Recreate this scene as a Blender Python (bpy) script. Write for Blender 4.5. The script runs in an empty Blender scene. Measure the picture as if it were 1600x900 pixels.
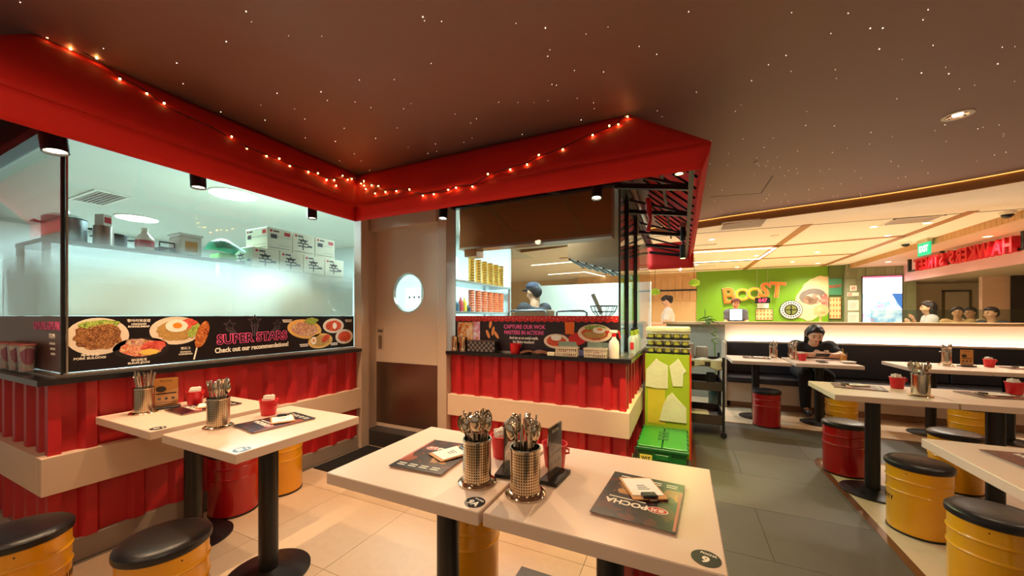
import bpy, bmesh, math, random
import numpy as np
from mathutils import Matrix, Vector
random.seed(7)
R = math.radians
S = bpy.context.scene
C = S.collection

# ---------------------------------------------------------------- camera
cd = bpy.data.cameras.new('camera')
cd.sensor_width = 36.0
cd.lens = 570 / 1600 * 36.0
cd.shift_y = 44 / 1600
cd.clip_start = 0.02
cam = bpy.data.objects.new('camera', cd)
cam.location = (0, 0, 1.3)
cam.rotation_euler = (R(90), 0, R(25.1))
C.objects.link(cam)
S.camera = cam
S.view_settings.view_transform = 'Standard'
S.view_settings.look = 'None'
S.view_settings.exposure = 0.0
S.view_settings.gamma = 1.0
S.view_settings.use_curve_mapping = False

# ---------------------------------------------------------------- world and large lights
w = bpy.data.worlds.new('world')
S.world = w
w.use_nodes = True
bg = w.node_tree.nodes['Background']
bg.inputs[0].default_value = (1.0, 0.80, 0.58, 1)
bg.inputs[1].default_value = 0.30

WARM = (1.0, 0.68, 0.40)
WARM2 = (1.0, 0.74, 0.47)
COOL = (0.66, 0.93, 1.0)

def lamp(kind, loc, energy, color, rot=(0, 0, 0), size=0.1, spot=100, blend=0.6, parent=None):
    l = bpy.data.lights.new('lamp_light', kind)
    l.energy = energy
    l.color = color
    if kind == 'AREA':
        l.shape = 'DISK'
        l.size = size
    else:
        l.shadow_soft_size = size
    if kind == 'SPOT':
        l.spot_size = R(spot)
        l.spot_blend = blend
    o = bpy.data.objects.new('lamp_light', l)
    o.location = loc
    o.rotation_euler = rot
    if parent:
        o.parent = parent
    C.objects.link(o)
    return o

def aim(frm, to):
    return (Vector(to) - Vector(frm)).to_track_quat('-Z', 'Y').to_euler()

# downlights of the dining room (x, y, watts) and of the mall beyond; all but the first two of DOWN are added out of frame for light; fixtures are built with the ceilings
DOWN = [(1.72, 3.59, 26), (2.7, 3.25, 18), (-1.35, 0.35, 16), (0.35, 0.15, 14), (1.9, 1.1, 34), (-0.5, -1.2, 18), (1.6, -1.0, 18), (-2.4, -0.5, 16)]
MALL = [(0.44, 7.03), (2.51, 7.02), (3.08, 7.05), (2.99, 7.9), (1.42, 9.28), (2.47, 9.34), (2.37, 10.74), (0.3, 10.3), (1.3, 11.3), (3.0, 11.3), (-1.6, 7.6), (-1.9, 10.2)]
SOFFIT = [(4.15, 6.6), (4.15, 8.0), (4.15, 9.6), (4.1, 10.8)]
for x, y, e in DOWN:
    lamp('SPOT', (x, y, 2.66), e * 1.1, WARM2, size=0.05, spot=168, blend=0.5)
for x, y in MALL:
    lamp('SPOT', (x, y, 2.57), 125, (1.0, 0.90, 0.75), size=0.06, spot=150, blend=0.8)
for x, y in SOFFIT:
    lamp('SPOT', (x, y, 2.46), 55, WARM2, size=0.06, spot=150, blend=0.8)
# two round kitchen lights, one over the wok station, two bare lamps without fixtures
KITCHEN = [(-4.26, 2.22, 2.56), (-6.43, 2.23, 2.56), (-1.6, 4.0, 2.56), (-1.2, 5.6, 2.56), (-3.3, 3.7, 2.56)]
for (x, y, z), e in zip(KITCHEN, (175, 175, 60, 65, 50)):
    lamp('AREA', (x, y, z - 0.02), e, COOL, size=0.4)

# ---------------------------------------------------------------- helpers
def lin(c):
    return tuple(((v / 255) / 12.92 if v / 255 <= 0.04045 else ((v / 255 + 0.055) / 1.055) ** 2.4) for v in c) + (1,)

MATS = {}
def nodes_of(name):
    m = bpy.data.materials.new(name)
    m.use_nodes = True
    t = m.node_tree
    return m, t, t.nodes, t.links, t.nodes['Principled BSDF']

def M(name, col=None, rough=0.5, metal=0.0, var=0.12, scale=9.0, bump=0.0, bscale=60.0, emit=None, estr=0.0, stretch=None, coat=0.0, alpha=None):
    if name in MATS:
        return MATS[name]
    m, t, N, L, p = nodes_of(name)
    c = lin(col)
    p.inputs['Roughness'].default_value = rough
    p.inputs['Metallic'].default_value = metal
    if coat:
        p.inputs['Coat Weight'].default_value = coat
        p.inputs['Coat Roughness'].default_value = 0.12
    tc = N.new('ShaderNodeTexCoord')
    vec = tc.outputs['Object']
    if stretch:
        mp = N.new('ShaderNodeMapping')
        mp.inputs['Scale'].default_value = stretch
        L.new(vec, mp.inputs['Vector'])
        vec = mp.outputs['Vector']
    nz = N.new('ShaderNodeTexNoise')
    nz.inputs['Scale'].default_value = scale
    nz.inputs['Detail'].default_value = 4
    L.new(vec, nz.inputs['Vector'])
    mx = N.new('ShaderNodeMixRGB')
    mx.inputs[1].default_value = tuple(max(0, v * (1 - var)) for v in c[:3]) + (1,)
    mx.inputs[2].default_value = tuple(min(1, v * (1 + var)) for v in c[:3]) + (1,)
    L.new(nz.outputs['Fac'], mx.inputs[0])
    L.new(mx.outputs[0], p.inputs['Base Color'])
    if bump:
        n2 = N.new('ShaderNodeTexNoise')
        n2.inputs['Scale'].default_value = bscale
        n2.inputs['Detail'].default_value = 3
        L.new(vec, n2.inputs['Vector'])
        b = N.new('ShaderNodeBump')
        b.inputs['Strength'].default_value = bump
        b.inputs['Distance'].default_value = 0.01
        L.new(n2.outputs['Fac'], b.inputs['Height'])
        L.new(b.outputs['Normal'], p.inputs['Normal'])
    if emit:
        p.inputs['Emission Color'].default_value = lin(emit)
        p.inputs['Emission Strength'].default_value = estr
    if alpha is not None:
        p.inputs['Alpha'].default_value = alpha
    MATS[name] = m
    return m

def flecks(name, cols, scale=60.0, rough=0.45, emit=0.0):
    """cells of several colours: food, print, terrazzo"""
    if name in MATS:
        return MATS[name]
    m, t, N, L, p = nodes_of(name)
    p.inputs['Roughness'].default_value = rough
    tc = N.new('ShaderNodeTexCoord')
    nz = N.new('ShaderNodeTexNoise')
    nz.inputs['Scale'].default_value = scale * 0.35
    L.new(tc.outputs['Object'], nz.inputs['Vector'])
    ad = N.new('ShaderNodeMixRGB')
    ad.inputs[0].default_value = 0.12
    L.new(tc.outputs['Object'], ad.inputs[1])
    L.new(nz.outputs['Color'], ad.inputs[2])
    vo = N.new('ShaderNodeTexVoronoi')
    vo.inputs['Scale'].default_value = scale
    L.new(ad.outputs[0], vo.inputs['Vector'])
    sx = N.new('ShaderNodeSeparateColor')
    L.new(vo.outputs['Color'], sx.inputs[0])
    cr = N.new('ShaderNodeValToRGB')
    cr.color_ramp.interpolation = 'LINEAR'
    el = cr.color_ramp.elements
    while len(el) < len(cols):
        el.new(0.5)
    for i, c in enumerate(cols):
        el[i].position = i / max(1, len(cols) - 1)
        el[i].color = lin(c)
    L.new(sx.outputs[0], cr.inputs[0])
    L.new(cr.outputs[0], p.inputs['Base Color'])
    if emit:
        L.new(cr.outputs[0], p.inputs['Emission Color'])
        p.inputs['Emission Strength'].default_value = emit
    MATS[name] = m
    return m

def glow(name, col, strength):
    if name in MATS:
        return MATS[name]
    m, t, N, L, p = nodes_of(name)
    p.inputs['Base Color'].default_value = lin(col)
    p.inputs['Emission Color'].default_value = lin(col)
    p.inputs['Emission Strength'].default_value = strength
    MATS[name] = m
    return m

def glass_mat(name, tint=(245, 250, 248), refl=0.05):
    if name in MATS:
        return MATS[name]
    m, t, N, L, p = nodes_of(name)
    N.remove(p)
    out = N['Material Output']
    lw = N.new('ShaderNodeLayerWeight')
    lw.inputs['Blend'].default_value = 0.5
    pw = N.new('ShaderNodeMath')
    pw.operation = 'POWER'
    L.new(lw.outputs['Facing'], pw.inputs[0])
    pw.inputs[1].default_value = 5
    ma = N.new('ShaderNodeMath')
    ma.operation = 'MULTIPLY_ADD'
    L.new(pw.outputs[0], ma.inputs[0])
    ma.inputs[1].default_value = 0.9
    ma.inputs[2].default_value = refl
    tr = N.new('ShaderNodeBsdfTransparent')
    tr.inputs[0].default_value = lin(tint)
    gl = N.new('ShaderNodeBsdfGlossy')
    gl.inputs['Roughness'].default_value = 0.02
    mx = N.new('ShaderNodeMixShader')
    L.new(ma.outputs[0], mx.inputs[0])
    L.new(tr.outputs[0], mx.inputs[1])
    L.new(gl.outputs[0], mx.inputs[2])
    L.new(mx.outputs[0], out.inputs[0])
    MATS[name] = m
    return m

def frost_mat(name, z0, z1, lo=0.97):
    """gradient frosted film: dense up to z0, clear at z1 (world height of a printed film)"""
    m, t, N, L, p = nodes_of(name)
    N.remove(p)
    out = N['Material Output']
    g = N.new('ShaderNodeNewGeometry')
    sp = N.new('ShaderNodeSeparateXYZ')
    L.new(g.outputs['Position'], sp.inputs[0])
    mr = N.new('ShaderNodeMapRange')
    mr.interpolation_type = 'SMOOTHSTEP'
    mr.inputs[1].default_value = z0
    mr.inputs[2].default_value = z1
    mr.inputs[3].default_value = lo
    mr.inputs[4].default_value = 0.0
    L.new(sp.outputs[2], mr.inputs[0])
    tr = N.new('ShaderNodeBsdfTransparent')
    di = N.new('ShaderNodeBsdfDiffuse')
    di.inputs[0].default_value = lin((236, 238, 226))
    tl = N.new('ShaderNodeBsdfTranslucent')
    tl.inputs[0].default_value = lin((238, 244, 240))
    m1 = N.new('ShaderNodeMixShader')
    m1.inputs[0].default_value = 0.62
    L.new(di.outputs[0], m1.inputs[1])
    L.new(tl.outputs[0], m1.inputs[2])
    m2 = N.new('ShaderNodeMixShader')
    L.new(mr.outputs[0], m2.inputs[0])
    L.new(tr.outputs[0], m2.inputs[1])
    L.new(m1.outputs[0], m2.inputs[2])
    L.new(m2.outputs[0], out.inputs[0])
    return m

def perforated_mat(name, col, n_around, n_up, hole=0.3):
    """steel sheet punched with a regular grid of small holes, cylinder about object Z"""
    m, t, N, L, p = nodes_of(name)
    tc = N.new('ShaderNodeTexCoord')
    sp = N.new('ShaderNodeSeparateXYZ')
    L.new(tc.outputs['Object'], sp.inputs[0])
    def ma(op, a, b=None):
        n = N.new('ShaderNodeMath')
        n.operation = op
        for i, v in enumerate((a, b)):
            if v is None:
                continue
            if isinstance(v, (int, float)):
                n.inputs[i].default_value = v
            else:
                L.new(v, n.inputs[i])
        return n.outputs[0]
    an = ma('MULTIPLY', ma('ARCTAN2', sp.outputs[1], sp.outputs[0]), n_around / (2 * math.pi))
    up = ma('MULTIPLY', sp.outputs[2], n_up)
    fx = ma('SUBTRACT', ma('FRACT', an), 0.5)
    fy = ma('SUBTRACT', ma('FRACT', up), 0.5)
    d = ma('SQRT', ma('ADD', ma('MULTIPLY', fx, fx), ma('MULTIPLY', fy, fy)))
    k = ma('GREATER_THAN', d, hole)
    mx = N.new('ShaderNodeMixRGB')
    mx.inputs[1].default_value = lin((18, 14, 10))
    mx.inputs[2].default_value = lin(col)
    L.new(k, mx.inputs[0])
    L.new(mx.outputs[0], p.inputs['Base Color'])
    L.new(k, p.inputs['Metallic'])
    p.inputs['Roughness'].default_value = 0.22
    MATS[name] = m
    return m

I4 = Matrix.Identity(4)
def frame(o, u, v):
    u, v = Vector(u), Vector(v)
    n = u.cross(v)
    m = Matrix((u, v, n)).transposed().to_4x4()
    m.translation = Vector(o)
    return m

class MB:
    """collects shapes; build() makes one mesh object"""
    def __init__(self, m=None):
        self.v, self.f, self.m = [], [], m or I4
    def add(self, vs, fs, m=None):
        k = len(self.v)
        mm = self.m @ m if m is not None else self.m
        self.v += [mm @ Vector(p) for p in vs]
        self.f += [tuple(i + k for i in f) for f in fs]
        return self
    def box(self, x0, x1, y0, y1, z0, z1, bev=0.0, m=None, seg=1):
        if bev <= 0:
            return self.add([(x0, y0, z0), (x1, y0, z0), (x1, y1, z0), (x0, y1, z0), (x0, y0, z1), (x1, y0, z1), (x1, y1, z1), (x0, y1, z1)],
                            [(0, 3, 2, 1), (4, 5, 6, 7), (0, 1, 5, 4), (1, 2, 6, 5), (2, 3, 7, 6), (3, 0, 4, 7)], m)
        bm = bmesh.new()
        bmesh.ops.create_cube(bm, size=1)
        for q in bm.verts:
            q.co = ((x0 + x1) / 2 + q.co.x * (x1 - x0), (y0 + y1) / 2 + q.co.y * (y1 - y0), (z0 + z1) / 2 + q.co.z * (z1 - z0))
        bmesh.ops.bevel(bm, geom=bm.edges[:], offset=bev, segments=seg, affect='EDGES', profile=0.5)
        bm.verts.index_update()
        self.add([q.co.copy() for q in bm.verts], [tuple(q.index for q in f.verts) for f in bm.faces], m)
        bm.free()
        return self
    def lathe(self, prof, seg=24, m=None, cap=True):
        vs, fs = [], []
        n = len(prof)
        for i in range(seg):
            a = 2 * math.pi * i / seg
            for r, z in prof:
                vs.append((r * math.cos(a), r * math.sin(a), z))
        for i in range(seg):
            j = (i + 1) % seg
            for k in range(n - 1):
                fs.append((i * n + k, j * n + k, j * n + k + 1, i * n + k + 1))
        if cap:
            fs.append(tuple(i * n for i in reversed(range(seg))))
            fs.append(tuple(i * n + n - 1 for i in range(seg)))
        return self.add(vs, fs, m)
    def cyl(self, c, r, z0, z1, seg=20, r2=None, m=None):
        mm = Matrix.Translation((c[0], c[1], 0))
        return self.lathe([(r, z0), (r if r2 is None else r2, z1)], seg, mm if m is None else m @ mm)
    def tube(self, path, r, seg=8, cap=True, m=None):
        pts = [Vector(p) for p in path]
        rs = r if isinstance(r, (list, tuple)) else [r] * len(pts)
        vs, fs = [], []
        ref = Vector((0, 0, 1))
        for i, p in enumerate(pts):
            d = (pts[min(i + 1, len(pts) - 1)] - pts[max(i - 1, 0)]).normalized()
            if abs(d.dot(ref)) > 0.95:
                ref = Vector((1, 0, 0)) if abs(d.x) < 0.9 else Vector((0, 1, 0))
            a = d.cross(ref).normalized()
            b = d.cross(a)
            ref = -b if False else ref
            for k in range(seg):
                t = 2 * math.pi * k / seg
                vs.append(p + a * (rs[i] * math.cos(t)) + b * (rs[i] * math.sin(t)))
        for i in range(len(pts) - 1):
            for k in range(seg):
                j = (k + 1) % seg
                fs.append((i * seg + k, i * seg + j, (i + 1) * seg + j, (i + 1) * seg + k))
        if cap:
            fs.append(tuple(reversed(range(seg))))
            fs.append(tuple((len(pts) - 1) * seg + k for k in range(seg)))
        return self.add(vs, fs, m)
    def bar(self, a, b, w, h=None):
        """square bar between two points"""
        a, b = Vector(a), Vector(b)
        h = w if h is None else h
        d = (b - a).normalized()
        up = Vector((0, 0, 1)) if abs(d.z) < 0.9 else Vector((0, 1, 0))
        s = d.cross(up).normalized() * (w / 2)
        t = s.cross(d).normalized() * (h / 2)
        return self.add([a - s - t, a + s - t, a + s + t, a - s + t, b - s - t, b + s - t, b + s + t, b - s + t],
                        [(0, 1, 2, 3), (7, 6, 5, 4), (0, 4, 5, 1), (1, 5, 6, 2), (2, 6, 7, 3), (3, 7, 4, 0)])
    def prism(self, pts, z0, z1, m=None):
        n = len(pts)
        vs = [(p[0], p[1], z0) for p in pts] + [(p[0], p[1], z1) for p in pts]
        fs = [tuple(reversed(range(n))), tuple(range(n, 2 * n))] + [(i, (i + 1) % n, n + (i + 1) % n, n + i) for i in range(n)]
        return self.add(vs, fs, m)
    def disc(self, u, v, ru, rv, n0, n1, rot=0.0, seg=28, jit=0.0):
        pts = []
        for i in range(seg):
            a = 2 * math.pi * i / seg
            k = 1 + random.uniform(-jit, jit)
            x, y = ru * k * math.cos(a), rv * k * math.sin(a)
            pts.append((u + x * math.cos(rot) - y * math.sin(rot), v + x * math.sin(rot) + y * math.cos(rot)))
        return self.prism(pts, n0, n1)
    def ball(self, c, r, seg=12, rings=8, sc=(1, 1, 1), m=None):
        prof = []
        vs, fs = [], []
        for j in range(rings + 1):
            t = math.pi * j / rings
            for i in range(seg):
                a = 2 * math.pi * i / seg
                vs.append((c[0] + r * sc[0] * math.sin(t) * math.cos(a), c[1] + r * sc[1] * math.sin(t) * math.sin(a), c[2] - r * sc[2] * math.cos(t)))
        for j in range(rings):
            for i in range(seg):
                k = (i + 1) % seg
                fs.append((j * seg + i, j * seg + k, (j + 1) * seg + k, (j + 1) * seg + i))
        return self.add(vs, fs, m)
    def grid(self, fn, nu, nv, m=None):
        vs = [fn(i / nu, j / nv) for j in range(nv + 1) for i in range(nu + 1)]
        fs = [(j * (nu + 1) + i, j * (nu + 1) + i + 1, (j + 1) * (nu + 1) + i + 1, (j + 1) * (nu + 1) + i) for j in range(nv) for i in range(nu)]
        return self.add(vs, fs, m)
    def mesh(self, name, mat, smooth=False):
        me = bpy.data.meshes.new(name)
        me.from_pydata([tuple(p) for p in self.v], [], self.f)
        me.update()
        bm = bmesh.new()
        bm.from_mesh(me)
        if smooth:
            bmesh.ops.remove_doubles(bm, verts=bm.verts[:], dist=1e-5)
        bmesh.ops.recalc_face_normals(bm, faces=bm.faces[:])
        bm.to_mesh(me)
        bm.free()
        if mat:
            me.materials.append(mat)
        if smooth:
            for p in me.polygons:
                p.use_smooth = True
            try:
                me.set_sharp_from_angle(angle=R(38))
            except Exception:
                pass
        return me
    def build(self, name, mat, parent=None, smooth=False):
        return link(name, self.mesh(name, mat, smooth), parent)

def link(name, data, parent=None):
    o = bpy.data.objects.new(name, data)
    C.objects.link(o)
    if parent is not None:
        o.parent = parent
    return o

def tag(o, label, cat, group=None):
    o['label'] = label
    o['category'] = cat
    if group:
        o['group'] = group
    return o

def thing(name, label, cat, loc=(0, 0, 0), rz=0.0, group=None):
    o = link(name, None)
    o.location = loc
    o.rotation_euler = (0, 0, rz)
    return tag(o, label, cat, group)

def struct(name, parent=None, data=None, label=None):
    o = link(name, data, parent)
    o['kind'] = 'structure'
    if label:
        o['label'] = label
    return o

def dup(root, loc=None, rz=None, label=None, group=None, parent=None):
    r = root.copy()
    C.objects.link(r)
    if parent is not None:
        r.parent = parent
    if loc is not None:
        r.location = loc
    if rz is not None:
        r.rotation_euler = (0, 0, rz)
    if label:
        r['label'] = label
    if group:
        r['group'] = group
    for ch in list(root.children):
        dup(ch, parent=r)
    return r

def text(s, size, mat, m, parent=None, name='lettering', ext=0.0008, bold=0.0, ax='CENTER', ay='CENTER', sx=1.0, space=1.0, mirror=False):
    cu = bpy.data.curves.new('t', 'FONT')
    cu.body = s
    cu.size = size
    cu.align_x = ax
    cu.align_y = ay
    cu.extrude = ext
    cu.offset = bold
    cu.space_character = space
    cu.resolution_u = 3
    o = bpy.data.objects.new('t', cu)
    C.objects.link(o)
    bpy.context.view_layer.update()
    me = bpy.data.meshes.new_from_object(o.evaluated_get(bpy.context.evaluated_depsgraph_get()))
    bpy.data.objects.remove(o)
    bpy.data.curves.remove(cu)
    me.transform(Matrix.Diagonal((sx, 1, 1, 1)))
    me.transform(m)
    me.materials.clear()
    me.materials.append(mat)
    return link(name, me, parent)

# ---------------------------------------------------------------- materials
RED = M('red_paint', (186, 30, 35), 0.42, var=0.10, scale=3)
AWN = M('awning_fabric', (226, 28, 15), 0.75, var=0.10, scale=2.5, bump=0.25, bscale=6)
BAND = M('beige_laminate', (226, 196, 168), 0.5, var=0.03)
KICK = M('grey_kick', (150, 134, 120), 0.5, var=0.05)
BLACK = M('black_stone', (22, 20, 22), 0.25, var=0.3, scale=80)
STEEL = M('brushed_steel', (205, 196, 186), 0.28, 1.0, var=0.06, scale=30, stretch=(1, 1, 20))
CHROME = M('polished_steel', (222, 205, 182), 0.12, 1.0, var=0.05)
BMETAL = M('black_metal', (16, 15, 17), 0.38, 0.0, var=0.2)
DMETAL = M('dark_metal', (52, 46, 44), 0.4, 0.3, var=0.2)
TABLE = M('table_laminate', (228, 200, 178), 0.38, var=0.025, scale=4)
YEL = M('yellow_drum_paint', (238, 165, 16), 0.28, var=0.06, scale=4, coat=0.4)
REDD = M('red_drum_paint', (176, 16, 20), 0.28, var=0.08, scale=4, coat=0.4)
LEATH = M('black_leatherette', (28, 26, 30), 0.33, var=0.2, scale=20, bump=0.08, bscale=120)
WHITE = M('white_paper', (246, 240, 228), 0.7, var=0.03)
PLASR = M('red_plastic', (214, 26, 34), 0.32, var=0.05)
DOORM = M('beige_door', (214, 188, 164), 0.42, var=0.03)
PINK = M('pink_print', (240, 92, 150), 0.5, var=0.03)
CREAM = M('cream_print', (250, 240, 222), 0.5, var=0.02)
INK = M('black_print', (20, 14, 18), 0.35, var=0.3, scale=6)
DARKP = M('grey_print', (74, 62, 70), 0.5, var=0.1)
WOOD = M('oak_wood', (206, 160, 108), 0.5, var=0.18, scale=6, stretch=(1, 8, 8))
KRAFT = M('kraft_board', (206, 150, 92), 0.7, var=0.08, scale=40)
GLASS = glass_mat('clear_glass')
WARMBULB = glow('warm_bulb', (255, 190, 96), 48.0)
LAMPFACE = glow('lamp_face', (255, 232, 196), 9.0)
LEDCOOL = glow('cool_led_face', (224, 246, 255), 16.0)
LEDW = glow('white_led_strip', (255, 240, 214), 5.0)

LW = frame((0, 0, 0), (0, 1, 0), (0, 0, 1))       # left wall prints: u = +Y, v = +Z, n = +X
FW = frame((0, 0, 0), (1, 0, 0), (0, 0, 1))       # front wall prints: u = +X, v = +Z, n = -Y
def at(m, o):
    k = m.copy()
    k.translation = Vector(o)
    return k

# ================================================================ the setting: floor
GROUT = M('floor_grout', (126, 112, 98), 0.9, var=0.1)
fl = struct('floor', data=MB().box(-8, 10, -3, 14, -0.06, -0.004).mesh('floor', GROUT))
mallf = MB().box(-8, 10, 6.8, 14, -0.004, 0.0).build('mall_floor', M('pale_mall_floor', (232, 214, 186), 0.4, var=0.04), fl)  # hidden slab added pale to bounce light onto the mall ceiling
TILES = []
for i, c in enumerate([(216, 186, 152), (210, 180, 146), (222, 193, 160)]):
    TILES.append(M('beige_stone_tile_%d' % i, c, 0.42, var=0.07, scale=22, bump=0.05, bscale=90))
DTILES = []
for i, c in enumerate([(92, 84, 74), (86, 78, 70), (98, 90, 80)]):
    DTILES.append(M('grey_slate_tile_%d' % i, c, 0.5, var=0.16, scale=5, bump=0.12, bscale=110))

def clip(poly, conv):
    """Sutherland-Hodgman against a counter-clockwise convex outline"""
    out = poly
    for i in range(len(conv)):
        a, b = conv[i], conv[(i + 1) % len(conv)]
        inp, out = out, []
        if not inp:
            return []
        def sd(p):
            return (b[0] - a[0]) * (p[1] - a[1]) - (b[1] - a[1]) * (p[0] - a[0])
        for k in range(len(inp)):
            p, q = inp[k - 1], inp[k]
            sp_, sq = sd(p), sd(q)
            if (sp_ >= 0) != (sq >= 0):
                t = sp_ / (sp_ - sq)
                out.append((p[0] + t * (q[0] - p[0]), p[1] + t * (q[1] - p[1])))
            if sq >= 0:
                out.append(q)
    return out

def rounded(x0, x1, y0, y1, r):
    """rectangle whose far left corner (x0, y1) is rounded; counter-clockwise"""
    pts = [(x0, y0), (x1, y0), (x1, y1)]
    for k in range(9):
        a = R(90 + 90 * k / 8)
        pts.append((x0 + r + r * math.cos(a), y1 - r + r * math.sin(a)))
    return pts
bed = MB().prism(rounded(0.11, 9.0, -1.2, 5.15, 0.14), -0.0039, -0.0028).build('path_bed', M('dark_grout', (44, 40, 36), 0.9), fl)
P1 = rounded(0.11, 9.0, -1.2, 5.15, 0.14)
P2 = rounded(1.10, 9.0, -1.2, 4.25, 0.22)

def lay(x0, x1, y0, y1, tx, ty, ox, oy, ztop, conv, mats, stagger=0.0, skip=None):
    full = {}
    j0 = math.floor((y0 - oy) / ty)
    for j in range(j0, math.ceil((y1 - oy) / ty)):
        sh = stagger * (j % 2)
        for i in range(math.floor((x0 - ox - sh) / tx), math.ceil((x1 - ox - sh) / tx)):
            a, b = ox + sh + i * tx, oy + j * ty
            if skip and skip(a, b, a + tx, b + ty):
                continue
            g = 0.0014
            q = [(a + g, b + g), (a + tx - g, b + g), (a + tx - g, b + ty - g), (a + g, b + ty - g)]
            mat = random.choice(mats)
            c = clip(q, conv) if conv else q
            if len(c) < 3:
                continue
            if len(c) == 4 and max(abs(c[k][0] - c0[0]) for k in range(4) for c0 in [q[0]]) > tx * 0.98 and abs(max(p[1] for p in c) - min(p[1] for p in c)) > ty * 0.98:
                if mat.name not in full:
                    full[mat.name] = MB().box(g, tx - g, g, ty - g, -0.0035, 0).mesh('tile', mat)
                o = link('tile', full[mat.name], fl)
                o.location = (a, b, ztop)
            else:
                MB().prism(c, ztop - 0.0035, ztop).build('tile', mat, fl)
lay(-3.5, 6.0, -0.6, 6.6, 0.6, 0.6, -0.47, 1.885 - 1.2, 0.0, None, TILES,
    skip=lambda a, b, c, d: (a > 0.1 and d < 5.0) or (a < -2.9 and d > 0.7) or (b > 2.8 and c < -0.4) or (a > 4.9 and b > 5))
lay(0.1, 3.6, -0.4, 5.2, 1.2, 0.595, 0.44, 2.335 - 1.19, 0.001, P1, DTILES, stagger=0.6,
    skip=lambda a, b, c, d: (a > 1.3 and d < 4.0))
lay(1.05, 4.2, -0.4, 4.3, 0.6, 0.6, 1.10, 0.05, 0.002, P2, TILES)
# brown metal strip along the edge of the slate path
TRIM = M('bronze_trim', (122, 78, 46), 0.35, 0.4, var=0.12, scale=14)
def edge_strip(P, wdt, z):
    pts = [P[0]] + P[:2:-1] + [P[2]]
    mb = MB()
    for k in range(len(pts) - 1):
        a, b = Vector((*pts[k], 0)), Vector((*pts[k + 1], 0))
        d = (b - a).normalized()
        n = Vector((-d.y, d.x, 0)) * wdt
        mb.prism([(a.x, a.y), (b.x, b.y), (b.x + n.x, b.y + n.y), (a.x + n.x, a.y + n.y)], z - 0.003, z)
    return mb
t1 = struct('trim_1', data=edge_strip(P1, 0.045, 0.002).mesh('trim', TRIM))
t2 = struct('trim_2', data=edge_strip(P2, 0.045, 0.003).mesh('trim', TRIM))

# ================================================================ ceilings
ZC = 2.69
CDARK = M('dark_plum_ceiling', (152, 122, 116), 0.55, var=0.05, scale=1.5)
CPALE = M('pale_ceiling', (252, 242, 224), 0.7, var=0.02)
CWOOD = M('wood_ceiling_strip', (176, 124, 74), 0.55, var=0.12, scale=8)
curve = [(-9, 7.3), (-4, 6.9), (-1.5, 6.42), (0.15, 6.0), (0.66, 5.86), (1.33, 5.72), (1.94, 5.6), (2.43, 5.44), (2.93, 5.2), (3.6, 4.72), (4.4, 3.9), (5.4, 2.6), (6.4, 0.9), (7.2, -3)]
def smooth(pts, k=6):
    out = []
    for i in range(len(pts) - 1):
        p0, p1, p2, p3 = pts[max(i - 1, 0)], pts[i], pts[i + 1], pts[min(i + 2, len(pts) - 1)]
        for s in range(k):
            t = s / k
            out.append(tuple(0.5 * (2 * p1[c] + (p2[c] - p0[c]) * t + (2 * p0[c] - 5 * p1[c] + 4 * p2[c] - p3[c]) * t * t + (3 * p1[c] - p0[c] - 3 * p2[c] + p3[c]) * t ** 3) for c in range(len(p1))))
    return out + [pts[-1]]
cv = smooth(curve)
ceil = struct('ceiling', data=MB().prism([(-9, -3)] + [(7.2, -3)] + cv[::-1][1:], ZC, ZC + 0.05).mesh('ceiling', CDARK))
stars = MB()
for k in range(520):
    x, y = random.uniform(-3.2, 3.2), random.uniform(0.3, 6.0)
    d = -x * 0.424 + y * 0.9056
    r = random.choice([0.0012, 0.0018, 0.0018, 0.0028])
    stars.cyl((x, y), r, ZC - 0.003, ZC + 0.001, 6)
so = stars.build('star_light', glow('star_points', (255, 236, 214), 2.2), ceil)
so['kind'] = 'stuff'
# access hatch outline in the dark ceiling
SEAM = M('seam_line', (44, 32, 28), 0.8)
hb = MB()
hp = [(0.29, 4.83), (0.80, 4.93), (0.805, 4.375)]
for a, b in ((0, 1), (1, 2)):
    hb.bar((*hp[a], ZC), (*hp[b], ZC), 0.008, 0.003)
hb.build('hatch_seam', SEAM, ceil)
for x, y, e in DOWN[:2]:
    q = thing('ceiling_downlight', {1.72: 'round recessed ceiling downlight with a chrome bowl above the right tables', 2.7: 'round recessed ceiling downlight cut off by the right edge'}[x], 'downlight', (x, y, ZC), group='dining room downlights')
    MB().lathe([(0.055, 0.001), (0.075, 0.001), (0.077, -0.006), (0.055, -0.006)], 28, cap=False).build('trim_ring', WHITE, q, True)
    MB().lathe([(0.054, -0.005), (0.03, 0.0), (0.028, 0.0005)], 24, cap=False).build('reflector', CHROME, q, True)
    MB().cyl((0, 0), 0.026, -0.002, 0.0, 16).build('bulb', LAMPFACE, q)
for i, (x, y, e) in enumerate(DOWN[2:]):  # unseen downlights added out of frame to brighten the near room
    q = thing('ceiling_downlight', 'added fill downlight over the near tables, above the frame', 'downlight', (x, y, ZC), group='added fill downlights above the frame')
    MB().lathe([(0.055, 0.001), (0.075, 0.001), (0.077, -0.006), (0.055, -0.006)], 20, cap=False).build('trim_ring', WHITE, q, True)
    MB().cyl((0, 0), 0.045, -0.002, 0.0, 16).build('bulb', LAMPFACE, q)
MB().cyl((0.6, 3.9), 0.014, ZC - 0.02, ZC, 12).build('smoke_sensor', WHITE)
tag(bpy.data.objects['smoke_sensor'], 'small white sprinkler head on the dark starry ceiling', 'sprinkler')

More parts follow.
